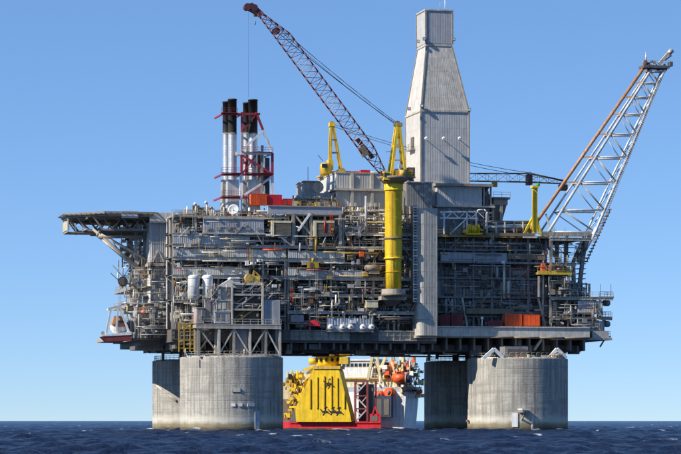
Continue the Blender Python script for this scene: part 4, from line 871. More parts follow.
# lattice boom: foot at the house, root taper, body, head taper
hb = 1.5
def bq(ul, vl, ur, vr, w): return [P(ul, vl, b - w), P(ur, vr, b - w), P(ur, vr, b + w), P(ul, vl, b + w)]
s0 = bq(385.5, 180, 388, 177, .9); s1 = bq(362, 153.5, 374, 147, hb); s2 = bq(276.5, 39, 290, 33.5, hb); s3 = bq(257.5, 14, 261, 12, .6)
lattice(CR, s0, s1, 4, .15, .08, ['boomred'], chord_mat='boomred')
lattice(CR, s1, s2, 18, .16, .065, ['pink', 'boomred', 'pink', 'boomred', 'pink', 'boomred'], chord_mat='boomred', nsec=6)
lattice(CR, s2, s3, 5, .14, .07, ['boomred'], chord_mat='boomred')
part('boom_walkway', MB().box(0, 0, 0, 0, 0, 0, 'boomred') if False else MB().beam(P(373, 158, b), P(357, 139, b), 2.0, .5, 'boomred').beam(P(366, 156, b - 1), P(361, 147, b - 1), 1.2, 1.4, 'brown'), CR)
part('boom_head', MB().plate([P(x, y, b)[::2] for x, y in ((244.5, 5), (252, 3), (263, 13), (260, 17), (250, 11), (245, 9))][::-1], b - .7, b + .7, 'boomred'), CR)
for u, v in ((247, 7), (254, 8), (276, 31)): p = P(u, v, b); part('sheave', MB().tube((p[0], b - .8, p[2]), (p[0], b + .8, p[2]), .75, 'boomred', 14), CR)
part('hook_block', MB().box(A(254, b), A(257, b), b - .3, b + .3, Z(21, pc, b), Z(15, pc, b), 'ochre').path([P(255.5, 21, b), P(255.5, 24, b), P(254, 25, b)], .1, 'dgrey'), CR)
part('hoist_line', MB().tube(P(248.5, 8, b), P(248.5, 97, b), .022, 'rope', 4), CR)
def cable(par, p, q_, sag, r=.07, n=10, m='rope', name='pendant_line'):
    p = Vector(p); q_ = Vector(q_); pts = [tuple(p.lerp(q_, i / n) - Vector((0, 0, sag * 4 * (i / n) * (1 - i / n)))) for i in range(n + 1)]
    part(name, MB().path(pts, r, m, 5), par)
cable(CR, P(262, 12, b - .6), P(397.5, 123.5, b - .5), .5); cable(CR, P(276, 31, b + .8), P(396.5, 125, b + .5), .3)
cable(CR, P(262, 13.5, b + .6), P(397, 124.5, b + .4), .9, .05)

# ------------------------------------------------------------------ second crane behind the hall
b = 18.0; pc = A(331, b); zlo = Z(176, pc, b) ; K = lambda u, v, db=0: (A(u, b), b + db, Z(v, A(u, b), b))
C2 = thing('deck_crane', 'smaller yellow crane on the hall roof, its boom laid level behind the derrick', 'crane', pc, b, zlo - 6)
part('pedestal', MB().lathe((pc, b, 0), [(2.0, zlo - 6), (2.0, zlo)], 'yellow', 20), C2)
part('operator_cab', MB().lathe((A(324.5, b), b - 1, Z(175.5, pc, b)), [(1.0, 0), (1.25, .3), (1.3, 1.8), (1.2, 2.4), (.8, 2.7)], 'dullyellow', 16), C2)
part('cab_window', MB().box(A(319.5, b), A(325, b), b - 2.6, b - 2.4, Z(169, pc, b), Z(165, pc, b), 'glass'), C2)
part('house', MB().box(A(326, b), A(342, b), b - 1.6, b + 2, Z(176, pc, b), Z(171.5, pc, b), 'dullyellow').box(A(327.5, b), A(332, b), b - 1.4, b + 1, Z(170, pc, b), Z(160, pc, b), 'dullyellow').box(A(318, b), A(346, b), b - 2, b + 2, Z(177.5, pc, b), Z(176, pc, b), 'ochre'), C2)
for db in (-1, 1):
    part('mast_leg', MB().beam(K(329.5, 174, db), K(331, 124, db * .5), .42, .42, 'dullyellow'), C2); part('mast_leg', MB().beam(K(341, 171, db), K(333, 126, db * .5), .36, .36, 'dullyellow'), C2)
for v, ua, ub in ((153, 330, 338), (140, 330.5, 335.5)): part('mast_tie', MB().beam(K(ua, v, -.7), K(ub, v, -.7), .35, .35, 'brown'), C2)
part('mast_head', MB().box(A(329, b), A(334.5, b), b - .8, b + .8, Z(126.5, pc, b), Z(123, pc, b), 'yellow').tube(K(331.5, 124, -.6), K(331.5, 124, .6), .6, 'ochre', 12), C2)
part('winch_drum', MB().tube(K(341, 172.5, -1.4), K(341, 172.5, 1.4), .9, 'ochre', 14), C2)
part('aerial', MB().beam(K(318, 155), K(323, 161), .12, .12, 'dgrey'), C2)
q0 = [K(345, 172, -1), K(345, 179, -1), K(345, 179, 1), K(345, 172, 1)]; q1 = [K(466, 173.5, -1), K(466, 181, -1), K(466, 181, 1), K(466, 173.5, 1)]; q2 = [K(529, 173.5, -1), K(529, 182, -1), K(529, 182, 1), K(529, 173.5, 1)]; q3 = [K(566, 181, -.4), K(566, 184, -.4), K(566, 184, .4), K(566, 181, .4)]
lattice(C2, q0, q1, 10, .12, .06, ['red', 'white'], nsec=5); lattice(C2, q1, q2, 6, .11, .04, ['white', 'redpaint', 'ochre'], nsec=6); lattice(C2, q2, q3, 4, .11, .05, ['ochre', 'rust'], nsec=2)
part('boom_head', MB().box(A(559, b), A(567, b), b - .6, b + .6, Z(186, pc, b), Z(180, pc, b), 'rust'), C2)
part('boom_lug', MB().box(A(491, b), A(496, b), b - 1.2, b - .6, Z(184, pc, b), Z(178, pc, b), 'ochre'), C2); part('boom_splice', MB().box(A(527, b), A(531, b), b - 1.2, b + 1.2, Z(181, pc, b), Z(170.5, pc, b), 'boomred'), C2)
cable(C2, K(332, 124, -.4), K(529, 173, -.5), 1.2, .06); cable(C2, K(332, 125.5, .4), K(545, 178, .5), 1.4, .06); cable(C2, K(529, 172), K(565, 182), .1, .05)

# ------------------------------------------------------------------ flare boom
b = 6.0; dp = 7.0
FB = thing('flare_boom', 'white lattice flare boom leaning out over the sea with an orange pipe', 'flare boom', A(575, b), b, Z(238, A(575, b), b))
def fq(v, bo=None):                                              # four chord points of the tapering boom at photo row v
    t = (228 - v) / (228 - 72.0); d = dp * (1 - .72 * t)
    ul = 551 + (649.5 - 551) * t; ur = 597 + (663.5 - 597) * t
    return [(A(ul, b), b, Z(v, A(ul, b), b)), (A(ur, b), b, Z(v, A(ur, b), b)), (A(ur, b), b + d, Z(v, A(ur, b), b)), (A(ul, b), b + d, Z(v, A(ul, b), b))]
vs = [232, 210, 182, 157, 134, 114, 97, 82.5, 71]
Q = [[Vector(p) for p in fq(v)] for v in vs]
for i in range(4): part('chord', MB().path([tuple(q_[i]) for q_ in Q], .31 if i < 2 else .24, 'flarewhite', 10), FB)
for k in range(len(vs)):
    for i in range(4): part('strut', MB().tube(Q[k][i], Q[k][(i + 1) % 4], .2 if i % 2 == 0 else .12, 'flarewhite', 8), FB)
    if k + 1 < len(vs):
        part('diagonal', MB().tube(Q[k + 1][0], Q[k][1], .18, 'lgrey', 8), FB); part('diagonal', MB().tube(Q[k + 1][3], Q[k][2], .13, 'flarewhite', 8), FB)
        part('diagonal', MB().tube(Q[k + 1][1], Q[k][2], .13, 'white', 6), FB)
Qf = [fq(v) for v in (233, 64)]
def off(p, da, db, dz=0): return (p[0] + da, p[1] + db, p[2] + dz)
part('flare_pipe', MB().tube(off(P(529, 233, b + 1), 0, 0), P(645, 66, b + 1), .38, 'pipeorange', 12), FB)
for k in range(2, len(vs)): v = vs[k]; t = (233 - v) / (233 - 66.0); part('pipe_clamp', MB().beam(P(529 + 116 * t, v, b + 1), tuple(Q[k][0]), .3, .3, 'pipeorange'), FB)
for u0, v0, u1, v1 in ((551, 232, 546, 214),): part('pipe_stay', MB().beam(P(u0, v0, b), P(u1, v1, b + 1), .3, .3, 'lgrey'), FB)
lower = [P(597, 228, b), P(578, 262, b)]; part('chord', MB().tube(lower[0], lower[1], .5, 'white', 10), FB); lower2 = [(Q[0][2]), P(573, 262, b + dp)]; part('chord', MB().tube(tuple(lower2[0]), lower2[1], .4, 'lgrey', 10), FB)
part('base_beam', MB().beam(P(540, 234, b), P(590, 234.5, b), 1.0, .9, 'mgrey').beam(P(540, 234, b + dp), P(592, 234.5, b + dp), .9, .8, 'mgrey'), FB)
# access ladder and cable tray up the outer chord
q = MB()
n = 90
lo = Vector(P(592, 240, b - .6)); hi = Vector(P(660, 76, b - .3)); lo2 = Vector(P(596, 240, b - .6)); hi2 = Vector(P(661.5, 78, b - .3))
q.beam(lo, hi, .12, .12, 'white'); q.beam(lo2, hi2, .12, .12, 'lgrey')
for i in range(n): q.beam(lo.lerp(hi, i / n), lo2.lerp(hi2, i / n), .14, .1, 'dgrey' if R.random() < .6 else 'lgrey')
part('ladder', q, FB)
q = MB(); lo = Vector(P(586.5, 262, b + 1)); hi = Vector(P(610, 210, b + 1))
for i in range(17): c = lo.lerp(hi, i / 16); q.box(c.x - .2, c.x + .4, c.y, c.y + 1, c.z, c.z + .28, 'mgrey')
q.beam(lo, hi, .2, .2, 'mgrey'); part('cable_tray', q, FB)
tp = P(656, 66, b + 1)
part('tip_platform', MB().box(A(643, b), A(669, b), b - .6, b + 3, Z(68, tp[0], b), Z(65.5, tp[0], b), 'dgrey').rail((A(644, b), b - .5, Z(65.5, tp[0], b)), (A(669, b), b - .5, Z(65.5, tp[0], b)), 'mgrey').box(A(670, b), A(673, b), b, b + 1.5, Z(65.5, tp[0], b), Z(61, tp[0], b), 'dgrey'), FB)
q = MB()
for i in range(24): u = R.uniform(642, 668); v = R.uniform(60, 72); p = P(u, v, b + R.uniform(-.5, 2)); q.box(p[0], p[0] + R.uniform(.2, 1), p[1], p[1] + .5, p[2], p[2] + R.uniform(.2, .8), R.choice(('dgrey', 'mgrey', 'rust', 'brown', 'lgrey')))
part('tip_gear', q, FB, stuff=True)
part('flare_tip', MB().beam(P(659, 64, b + 1), P(669, 52.5, b + 1), .7, .7, 'lgrey').tube(P(668, 54, b + 1), P(672, 50, b + 1), .5, 'galv', 10, .65), FB); part('flare_tip', MB().tube(P(646, 64, b + 1), P(646, 52, b + 1), .3, 'galv', 8, .15), FB)
part('flare_tip', MB().tube(P(664, 60, b + 2), P(671, 55, b + 2), .3, 'galv', 8), FB)
# ------------------------------------------------------------------ exhaust stacks and their frame
zr = fl[6]
def stack(ul, ur, vt, b, label):
    a = A((ul + ur) / 2, b); r = (ur - ul) / 2 / 4.55; zbk = Z(134, a, b); z0 = Z(180, a, b); z1 = Z(vt, a, b)
    t = thing('exhaust_stack', label, 'chimney', a, b, zr, 'exhaust stacks on the roof')
    part('transition_box', MB().hexa([(a - r * 1.35, b - r * 1.35, zr + 1.2), (a + r * 1.35, b - r * 1.35, zr + 1.2), (a + r * 1.35, b + r * 1.35, zr + 1.2), (a - r * 1.35, b + r * 1.35, zr + 1.2)], [(a - r * 1.25, b - r * 1.25, z0), (a + r * 1.25, b - r * 1.25, z0), (a + r * 1.25, b + r * 1.25, z0), (a - r * 1.25, b + r * 1.25, z0)], 'galv'), t)
    part('base_frame', MB().box(a - r * 1.5, a + r * 1.5, b - r * 1.5, b + r * 1.5, zr, zr + 1.15, 'darkred'), t)
    n = 8
    for k in range(n): zz = z0 + (zbk - z0) * k / n; part('lagging_sleeve', MB().lathe((a, b, zz), [(r * .985, .0), (r, .04), (r, .1), (r, (zbk - z0) / n - .1), (r, (zbk - z0) / n - .04), (r * .985, (zbk - z0) / n)], 'silver', 24), t)
    part('black_flue', MB().lathe((a, b, zbk), [(r, 0), (r, z1 - zbk - .3), (r * 1.06, z1 - zbk - .3), (r * 1.06, z1 - zbk), (r * .9, z1 - zbk), (r * .9, z1 - zbk - 2.5)], 'black', 24, cap=False), t)
    part('flue_ring', MB().lathe((a, b, zbk - .1), [(r, 0), (r * 1.1, .05), (r * 1.1, .25), (r, .3)], 'mgrey', 24), t)
    return t
stack(228, 236.6, 99, 2.0, 'exhaust stack with black top at the outer end, front one of its pair')
stack(222.6, 230.5, 101.5, 6.5, 'exhaust stack with black top at the outer end, behind the front one of its pair')
stack(248.3, 257.5, 99.5, 2.0, 'exhaust stack with black top inside the red and white frame, front one of its pair')
stack(243, 250.6, 102.5, 6.5, 'exhaust stack with black top inside the red and white frame, rear one of its pair')
b = 0.2; SF = thing('stack_frame', 'red and white steel frame bracing the exhaust stacks', 'steel frame', A(256, b), b, zr)
def fb(u0, v0, u1, v1, m, w=.34, db=0, name='frame_bar'): part(name, MB().beam(P(u0, v0, b + db), P(u1, v1, b + db), w * 1.2, w * 1.2, m), SF)
for db in (0, 8.5):
    fb(241, 200, 241, 174.5, 'white', .45, db); fb(241.5, 174.5, 241.5, 153.5, 'redpaint', .4, db); fb(242, 153, 242, 132, 'pink', .36, db); fb(242, 132, 242, 112, 'redpaint', .4, db)
    fb(272.3, 200, 272.3, 176, 'white', .45, db); fb(272.3, 175, 272.3, 153, 'redpaint', .45, db)
    fb(256, 112, 263, 130, 'redpaint', .4, db); fb(263, 131, 272.5, 152, 'white', .4, db)
    fb(236, 153.5, 273, 153.5, 'white', .42, db); fb(222, 174.5, 273, 174.5, 'redpaint', .42, db); fb(221, 197.5, 273, 197.5, 'redpaint', .4, db); fb(221, 114, 260, 114, 'redpaint', .4, db)
    fb(242, 155, 272, 174, 'redpaint', .36, db); fb(244, 195, 272, 177, 'white', .4, db); fb(242, 150, 262, 132, 'white', .36, db); fb(243, 131, 256, 114, 'redpaint', .3, db)
    fb(242, 174, 256, 155, 'redpaint', .26, db); fb(262, 153, 262, 197, 'mgrey', .4, db)
for u, v in ((241, 174.5), (272.3, 174.5), (272.3, 153.5), (241, 153.5), (241.5, 114), (256, 114), (241, 197.5), (272.3, 197.5), (222, 174.5), (221, 197.5), (222, 114)):
    p = P(u, v, b); part('cross_bar', MB().beam(p, (p[0], b + 8.5, p[2]), .34, .34, 'redpaint' if v != 153.5 else 'white'), SF)
for v, ua, ub in ((174, 221, 240), (197, 221, 240), (114, 221, 237), (153, 241, 272), (174, 244, 272)):
    x0 = A(ua, b); x1 = A(ub, b); z = Z(v, x0, b); part('walkway', MB().box(x0, x1, b - .9, b - .2, z + .22, z + .3, 'redpaint'), SF); part('handrail', MB().rail((x0, b - .85, z + .3), (x1, b - .85, z + .3), 'redpaint', 1.0), SF)
q = MB()
for i in range(26): u = R.uniform(243, 270); v = R.uniform(156, 198); p = P(u, v, b + R.uniform(2, 8)); q.tube(p, (p[0], p[1], p[2] + R.uniform(1, 5)), R.uniform(.1, .4), R.choice(('mgrey', 'galv', 'dgrey', 'lgrey', 'redpaint')), 8)
part('duct_pipes', q, SF, stuff=True)
fb(258, 198, 258, 155, 'mgrey', .9, 6, 'duct'); fb(267, 198, 267, 158, 'dgrey', .8, 5, 'duct')

# ------------------------------------------------------------------ containers
def container(u0, u1, v0, v1, b, dp, m, label, group=None, endm=None):
    x0 = A(u0, b); x1 = A(u1, b); z0 = Z(v1, x0, b); z1 = Z(v0, x0, b); t = thing('container', label, 'container', x0, b, z0, group)
    part('body', MB().box(x0 + .1, x1 - .1, b + .1, b + dp - .1, z0 + .1, z1 - .05, m), t)
    w = (x1 - x0 - .3) / 2
    for k in range(2): part('side_sheet', MB().corr((x0 + .14 + k * w, b + .06, z0 + .15), (x0 + .1 + (k + 1) * w, b + .06, z0 + .15), (x0 + .1 + (k + 1) * w, b + .06, z1 - .15), (x0 + .14 + k * w, b + .06, z1 - .15), 7, .07, m), t)
    for a_ in (x0, x1 - .14):
        for bb in (b - .02, b + dp - .12): part('corner_post', MB().box(a_, a_ + .14, bb, bb + .14, z0, z1, m), t)
    part('rail', MB().box(x0, x1, b - .02, b + .1, z0, z0 + .14, m), t); part('rail', MB().box(x0, x1, b - .02, b + .1, z1 - .12, z1 + .02, m), t)
    dr = part('door_end', MB().box(x0 - .04, x0 + .1, b + .15, b + dp - .15, z0 + .15, z1 - .15, endm or m), t)
    for o in (.35, .65): part('lock_bar', MB().tube((x0 - .09, b + dp * o, z0 + .2), (x0 - .09, b + dp * o, z1 - .2), .04, 'lgrey', 6), dr)
    return t
container(505, 522, 314, 326, BF + 1.4, 2.6, 'orange', 'bright orange container on the main deck, nearer the dark red ones', endm='fluor')
container(523, 540, 314.5, 326, BF + 1.5, 2.6, 'orange', 'bright orange container at the stay beside the utility module')
container(440.5, 450, 314.5, 326, BF + 1.6, 2.4, 'darkred', 'dull red container at the foot of the ribbed shaft')
container(451.5, 463, 313.5, 326, BF + 1.7, 2.4, 'darkred', 'dull red container beside the leaning stay')
container(488, 503, 321, 326, BF + 1.0, 2.2, 'darkred', 'low dull red bin beside the orange containers')
container(251, 267, 193.5, 205, -1.5, 2.6, 'orange', 'red-orange container on the roof at the stack frame foot')
container(268, 282, 194.5, 205, -1.2, 2.6, 'red', 'red container on the roof beside the stack frame')
container(283, 293, 198.5, 206, -1.4, 2.4, 'red', 'low red container on the roof beside the machinery house')

# ------------------------------------------------------------------ white tanks
def tank(u0, u1, vt, vb, b, label):
    a = A((u0 + u1) / 2, b); r = (u1 - u0) / 2 / 4.66; z0 = Z(vb, a, b); z1 = Z(vt, a, b)
    t = thing('storage_tank', label, 'tank', a, b, z0 - 1.2, 'white upright tanks')
    part('shell', MB().lathe((a, b, z0), [(r * .6, -.35), (r, 0), (r, z1 - z0 - .3), (r * .94, z1 - z0 - .1), (r * .6, z1 - z0 + .1), (r * .2, z1 - z0 + .16)], 'white', 28), t)
    for z in (z0 + .5, (z0 + z1) / 2, z1 - .6): part('hoop', MB().lathe((a, b, z), [(r, -.06), (r + .05, -.05), (r + .05, .05), (r, .06)], 'lgrey', 28), t)
    part('outlet', MB().tube((a, b, z1), (a, b, z1 + .6), .15, 'lgrey', 8), t)
    for da in (-.6, .6): part('leg', MB().tube((a + da * r, b - .3, z0 - 1.6), (a + da * r, b - .3, z0), .12, 'lgrey', 8), t)
    return t
tank(188, 199.6, 275.5, 298, BF - 2.6, 'white upright tank beside the ladder cage'); tank(202.3, 212.8, 275.5, 297, BF - 2.4, 'white upright tank beside the stair module')

# ------------------------------------------------------------------ stair module standing on the leg
b = -8.0; x0 = A(196, b); x1 = A(281, b); zd = Z(324, x0, b)
SM = thing('stair_module', 'grey stair module on trestle legs above the concrete leg', 'stair tower', x0, b, LTOP)
q = MB().box(x0, x1, b - .3, BF - .6, zd - .8, zd - .1, 'mgrey').box(x0, x1, b - .35, b - .05, zd - .1, zd + .05, 'lgrey').box(x0, x1, b - .35, b - .05, zd - .95, zd - .8, 'lgrey'); part('base_frame', q, SM)
uL = [199, 219, 234, 250, 266, 280]
for i, u in enumerate(uL):
    for bb in (b + .1, BF - 1.2): a = A(u, b); part('trestle_leg', MB().beam((a, bb, LTOP + .05), (a, bb, zd - .8), .5 if u != 219 else .75, .5, 'lgrey' if i % 2 else 'mgrey'), SM)
    if i < 5:
        a = A(u, b); a2 = A(uL[i + 1], b); s = i % 2; part('trestle_brace', MB().beam((a if s else a2, b + .1, LTOP + .4), (a2 if s else a, b + .1, zd - .9), .28, .28, 'lgrey'), SM)
        part('trestle_brace', MB().beam((a2 if s else a, BF - 1.2, LTOP + .4), (a if s else a2, BF - 1.2, zd - .9), .28, .28, 'dgrey'), SM)
part('sill', MB().beam((A(199, b), b + .1, LTOP + .4), (A(280, b), b + .1, LTOP + .4), .35, .35, 'mgrey'), SM)
part('trestle_box', MB().box(A(236, b), A(248, b), b + .6, b + 3, LTOP + .6, zd - .9, 'bgrey'), SM)
# storeys of the module
vF = [324, 308.5, 293.5, 283]
zz = [Z(v, x0, b) for v in vF]
ca0 = A(233, b); ca1 = A(262, b)
for k in range(3):
    part('landing', MB().box(ca0, ca1, b, BF - .7, zz[k + 1] - .2, zz[k + 1], 'mgrey').box(ca0, ca1, b - .1, b + .1, zz[k + 1] - .35, zz[k + 1] + .05, 'lgrey'), SM)
    part('handrail', MB().rail((ca0, b, zz[k + 1]), (ca1, b, zz[k + 1]), 'lgrey'), SM)
for u in (232, 262.5): part('corner_post', MB().beam((A(u, b), b, zd), (A(u, b), b, Z(282, x0, b)), .4, .4, 'lgrey'), SM)
def flight(ua, va, ub, vb, db, m):
    p = P(ua, va, b + db); p2 = P(ub, vb, b + db); q = MB()
    for o in (0, .9): q.beam((p[0], p[1] + o, p[2]), (p2[0], p2[1] + o, p2[2]), .1, .3, m)
    for i in range(14): t = (i + .5) / 14; c = Vector(p).lerp(Vector(p2), t); q.box(c.x - .16, c.x + .16, c.y, c.y + .9, c.z - .03, c.z + .03, m)
    for o in (0, .9):
        q.beam((p[0], p[1] + o, p[2] + 1), (p2[0], p2[1] + o, p2[2] + 1), .07, .07, m)
    part('stair_flight', q, SM)
flight(236, 322, 255, 309, .3, 'ochre'); flight(236, 308, 256, 294, .3, 'lgrey'); flight(242, 292.5, 257, 283.5, .2, 'lgrey')
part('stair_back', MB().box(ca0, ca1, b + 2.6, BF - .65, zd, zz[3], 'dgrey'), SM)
# boxes left of the stairs
for (u0, u1, v0, v1, m_, dd) in ((212, 231, 287, 300, 'lgrey', .6), (216, 231.5, 300.5, 311, 'mgrey', .3), (205, 214, 300, 322, 'bgrey', .8), (214.5, 230, 312, 323, 'hullgrey', .2), (196.5, 204, 308, 323, 'pink', .5)):
    a_ = A(u0, b + dd); a2 = A(u1, b + dd); q = MB().box(a_, a2, b + dd, BF - .8, Z(v1, x0, b), Z(v0, x0, b), m_).box(a_ - .1, a2 + .1, b + dd - .15, BF - .8, Z(v0, x0, b), Z(v0, x0, b) + .15, 'lgrey')
    for i in range(3): t = a_ + (a2 - a_) * (i + .3) / 3; q.box(t, t + .7, b + dd - .06, b + dd, Z(v1, x0, b) + .5, Z(v0, x0, b) - .4, R.choice(('dgrey', 'mgrey', 'lgrey')))
    part('equipment_box', q, SM)
part('sloped_hood', MB().hexa([(A(217, b), b + .5, Z(287, x0, b)), (A(242, b), b + .5, Z(287, x0, b)), (A(242, b), b + 4, Z(287, x0, b)), (A(217, b), b + 4, Z(287, x0, b))], [(A(231, b), b + .8, Z(278.5, x0, b)), (A(240, b), b + .8, Z(278.5, x0, b)), (A(240, b), b + 3.5, Z(278.5, x0, b)), (A(231, b), b + 3.5, Z(278.5, x0, b))], 'clad'), SM)
part('hood_cap', MB().box(A(231, b), A(240.5, b), b + .5, b + 3.8, Z(278.4, x0, b), Z(276.6, x0, b), 'white'), SM)
a_ = A(263, b); a2 = A(280, b)
part('switch_room', MB().box(a_ + .1, a2, b + .3, BF - .8, zd + .02, Z(299, x0, b), 'cladblue'), SM)
for i in range(4): w = (a2 - a_) / 4; part('room_sheet', MB().corr((a_ + i * w + .12, b + .26, zd + .1), (a_ + (i + 1) * w + .08, b + .26, zd + .1), (a_ + (i + 1) * w + .08, b + .26, Z(299.5, x0, b)), (a_ + i * w + .12, b + .26, Z(299.5, x0, b)), 3, .07, 'cladblue'), SM)
q = MB()
for i in range(60):
    u = R.uniform(198, 281); v = R.uniform(285, 322); p = P(u, v, b + R.uniform(-.1, .4)); 
    if R.random() < .5: q.box(p[0], p[0] + R.uniform(.15, .8), p[1], p[1] + .3, p[2], p[2] + R.uniform(.15, .9), R.choice(PAL))
    else: q.tube((p[0], p[1], p[2]), (p[0] + R.choice((0, 0, 1.8)), p[1], p[2] + R.choice((1.8, 2.5, .05))), .07, R.choice(PAL), 6)
q.rail((x0, b - .2, zd), (x1, b - .2, zd), 'lgrey'); part('fittings', q, SM, stuff=True)
# ochre machine on the module roof
b2 = b + 1; p = P(244, 282.5, b2); OM = thing('hoist_machine', 'ochre hoist machine on top of the grey stair module', 'hoist', p[0], b2, zz[3])
w = A(262, b2) - p[0]
part('bed', MB().box(p[0], p[0] + w, b2, b2 + 2, zz[3], zz[3] + .5, 'ochre'), OM); part('drum', MB().tube((p[0] + w * .3, b2 - .1, zz[3] + 1.3), (p[0] + w * .3, b2 + 2, zz[3] + 1.3), .85, 'ochre', 14), OM)
part('motor', MB().box(p[0] + w * .5, p[0] + w * .9, b2 + .3, b2 + 1.8, zz[3] + .5, zz[3] + 1.7, 'yellow'), OM); part('arm', MB().beam((p[0] + w * .5, b2 + 1, zz[3] + .6), (p[0] + w * .62, b2 + 1, zz[3] + 2.9), .4, .4, 'ochre').beam((p[0] + w * .62, b2 + 1, zz[3] + 2.8), (p[0] + w * .95, b2 + 1, zz[3] + 1.6), .3, .3, 'ochre'), OM)
# deck lamps above the hoist
for u, v in ((253, 263), (259.5, 260.5)):
    p = P(u, v, BF - 1.5); single('flood_light', MB().box(p[0] - .5, p[0] + .6, p[1] - .4, p[1] + .4, p[2] - .3, p[2] + .25, 'white').beam((p[0], p[1], p[2] - .2), (p[0] + .4, BF + .1, p[2] - 1.2), .15, .15, 'lgrey').tube((p[0] + .1, p[1] - .45, p[2]), (p[0] + .1, p[1] - .4, p[2]), .2, 'glass', 10), 'white flood light above the ochre hoist machine, ' + ('lower of two' if u < 255 else 'higher of two'), 'lamp', p[0], p[1], p[2] - .3, 'flood lights above the hoist')

# ------------------------------------------------------------------ skid with white drums
b = BF - .9; x0 = A(327, b); x1 = A(374, b); z0 = Z(331.5, x0, b); z1 = Z(318, x0, b)
SK = thing('vessel_skid', 'pale grey skid with white round drum ends on the main deck', 'equipment skid', x0, b, z0)
part('housing', MB().box(x0 + .3, x1, b + .6, b + 3, z0 + .1, z1, 'hullgrey'), SK)
for i in range(4): w = (x1 - x0 - .3) / 4; part('housing_sheet', MB().corr((x0 + .32 + i * w, b + .58, Z(325, x0, b)), (x0 + .26 + (i + 1) * w, b + .58, Z(325, x0, b)), (x0 + .26 + (i + 1) * w, b + .58, z1), (x0 + .32 + i * w, b + .58, z1), 4, .06, 'hullgrey'), SK)
for u in (331, 343, 351, 363, 372): a = A(u, b); z = Z(327.3, a, b); part('drum_end', MB().tube((a, b + .8, z), (a, b - .1, z), .66, 'white', 16).tube((a, b - .1, z), (a, b - .35, z), .66, 'white', 16, .4).tube((a, b - .35, z), (a, b - .55, z), .2, 'dgrey', 8), SK)
for i in range(9): a = x0 + .5 + i * (x1 - x0 - 1) / 8; part('vent_stub', MB().tube((a, b + 1, z1), (a, b + 1, z1 + R.uniform(.4, 1.1)), .16, 'cream', 8), SK)
part('skid_beam', MB().box(x0, x1, b, b + 3, z0 - .1, z0 + .1, 'mgrey'), SK)
# cabin right of the skid, red cover left of it
b = BF - 1.2; x0 = A(375, b); x1 = A(379.5, b)
single('deck_locker', MB().box(A(366.5, b), A(378, b), b, b + 2, Z(307.5, x0, b), Z(301, x0, b), 'cream').box(A(366, b), A(378.6, b), b - .1, b + 2.1, Z(301, x0, b), Z(300.2, x0, b), 'lgrey').box(A(367, b), A(377, b), b + .3, b + 2, Z(311, x0, b), Z(307.6, x0, b), 'brown'), 'cream deck locker below the pedestal foot', 'locker', A(366, b), b, Z(311, x0, b))
p0 = P(308, 324.5, b); p1 = P(320, 324.5, b)
q = MB(); n = 8
prof = [(0, 0), (.12, .55), (.35, .95), (.6, 1.0), (.85, .7), (1, .05)]
for i in range(len(prof) - 1):
    (t0, h0), (t1, h1) = prof[i], prof[i + 1]; xa = p0[0] + (p1[0] - p0[0]) * t0; xb = p0[0] + (p1[0] - p0[0]) * t1
    q.hexa([(xa, b, p0[2] - .3), (xb, b, p0[2] - .3), (xb, b + 1.6, p0[2] - .3), (xa, b + 1.6, p0[2] - .3)], [(xa, b + .2, p0[2] + h0), (xb, b + .2, p0[2] + h1), (xb, b + 1.4, p0[2] + h1), (xa, b + 1.4, p0[2] + h0)], 'red')
single('tarpaulin', q, 'red tarpaulin heaped on the main deck beside the pale skid', 'tarpaulin', p0[0], b, p0[2] - .3)
x0 = A(292, b); part('cabin', MB().box(A(291, b), A(304, b), BF - 1, BF + 1, Z(322, x0, b), Z(315, x0, b), 'pink'), PC)

# satellite dish
p = P(233.5, 209.5, -2.5); SD = thing('satellite_dish', 'round white satellite dish above the blue-grey enclosure', 'dish', p[0], p[1], fl[6])
q = MB(); vs_ = []; n = 20; ax = Vector((-.35, -.9, .2)).normalized(); ux = ax.cross(Vector((0, 0, 1))).normalized(); uy = ux.cross(ax)
for k, (r, d) in enumerate(((.05, -.35), (.5, -.3), (.9, -.12), (1.15, .05), (1.15, .0), (.9, -.2), (.05, -.45))):
    for i in range(n): t = 2 * math.pi * i / n; c = Vector(p) + (ux * math.cos(t) + uy * math.sin(t)) * r + ax * d; vs_.append(tuple(c))
q.add(vs_, [(k * n + i, k * n + (i + 1) % n, (k + 1) * n + (i + 1) % n, (k + 1) * n + i) for k in range(6) for i in range(n)], 'white', True); part('reflector', q, SD)
part('feed', MB().tube(tuple(Vector(p) - ax * .3), tuple(Vector(p) + ax * .6), .06, 'dgrey', 6), SD); part('mount', MB().tube((p[0], p[1] + .5, fl[6]), (p[0], p[1] + .4, p[2]), .16, 'lgrey', 8), SD)

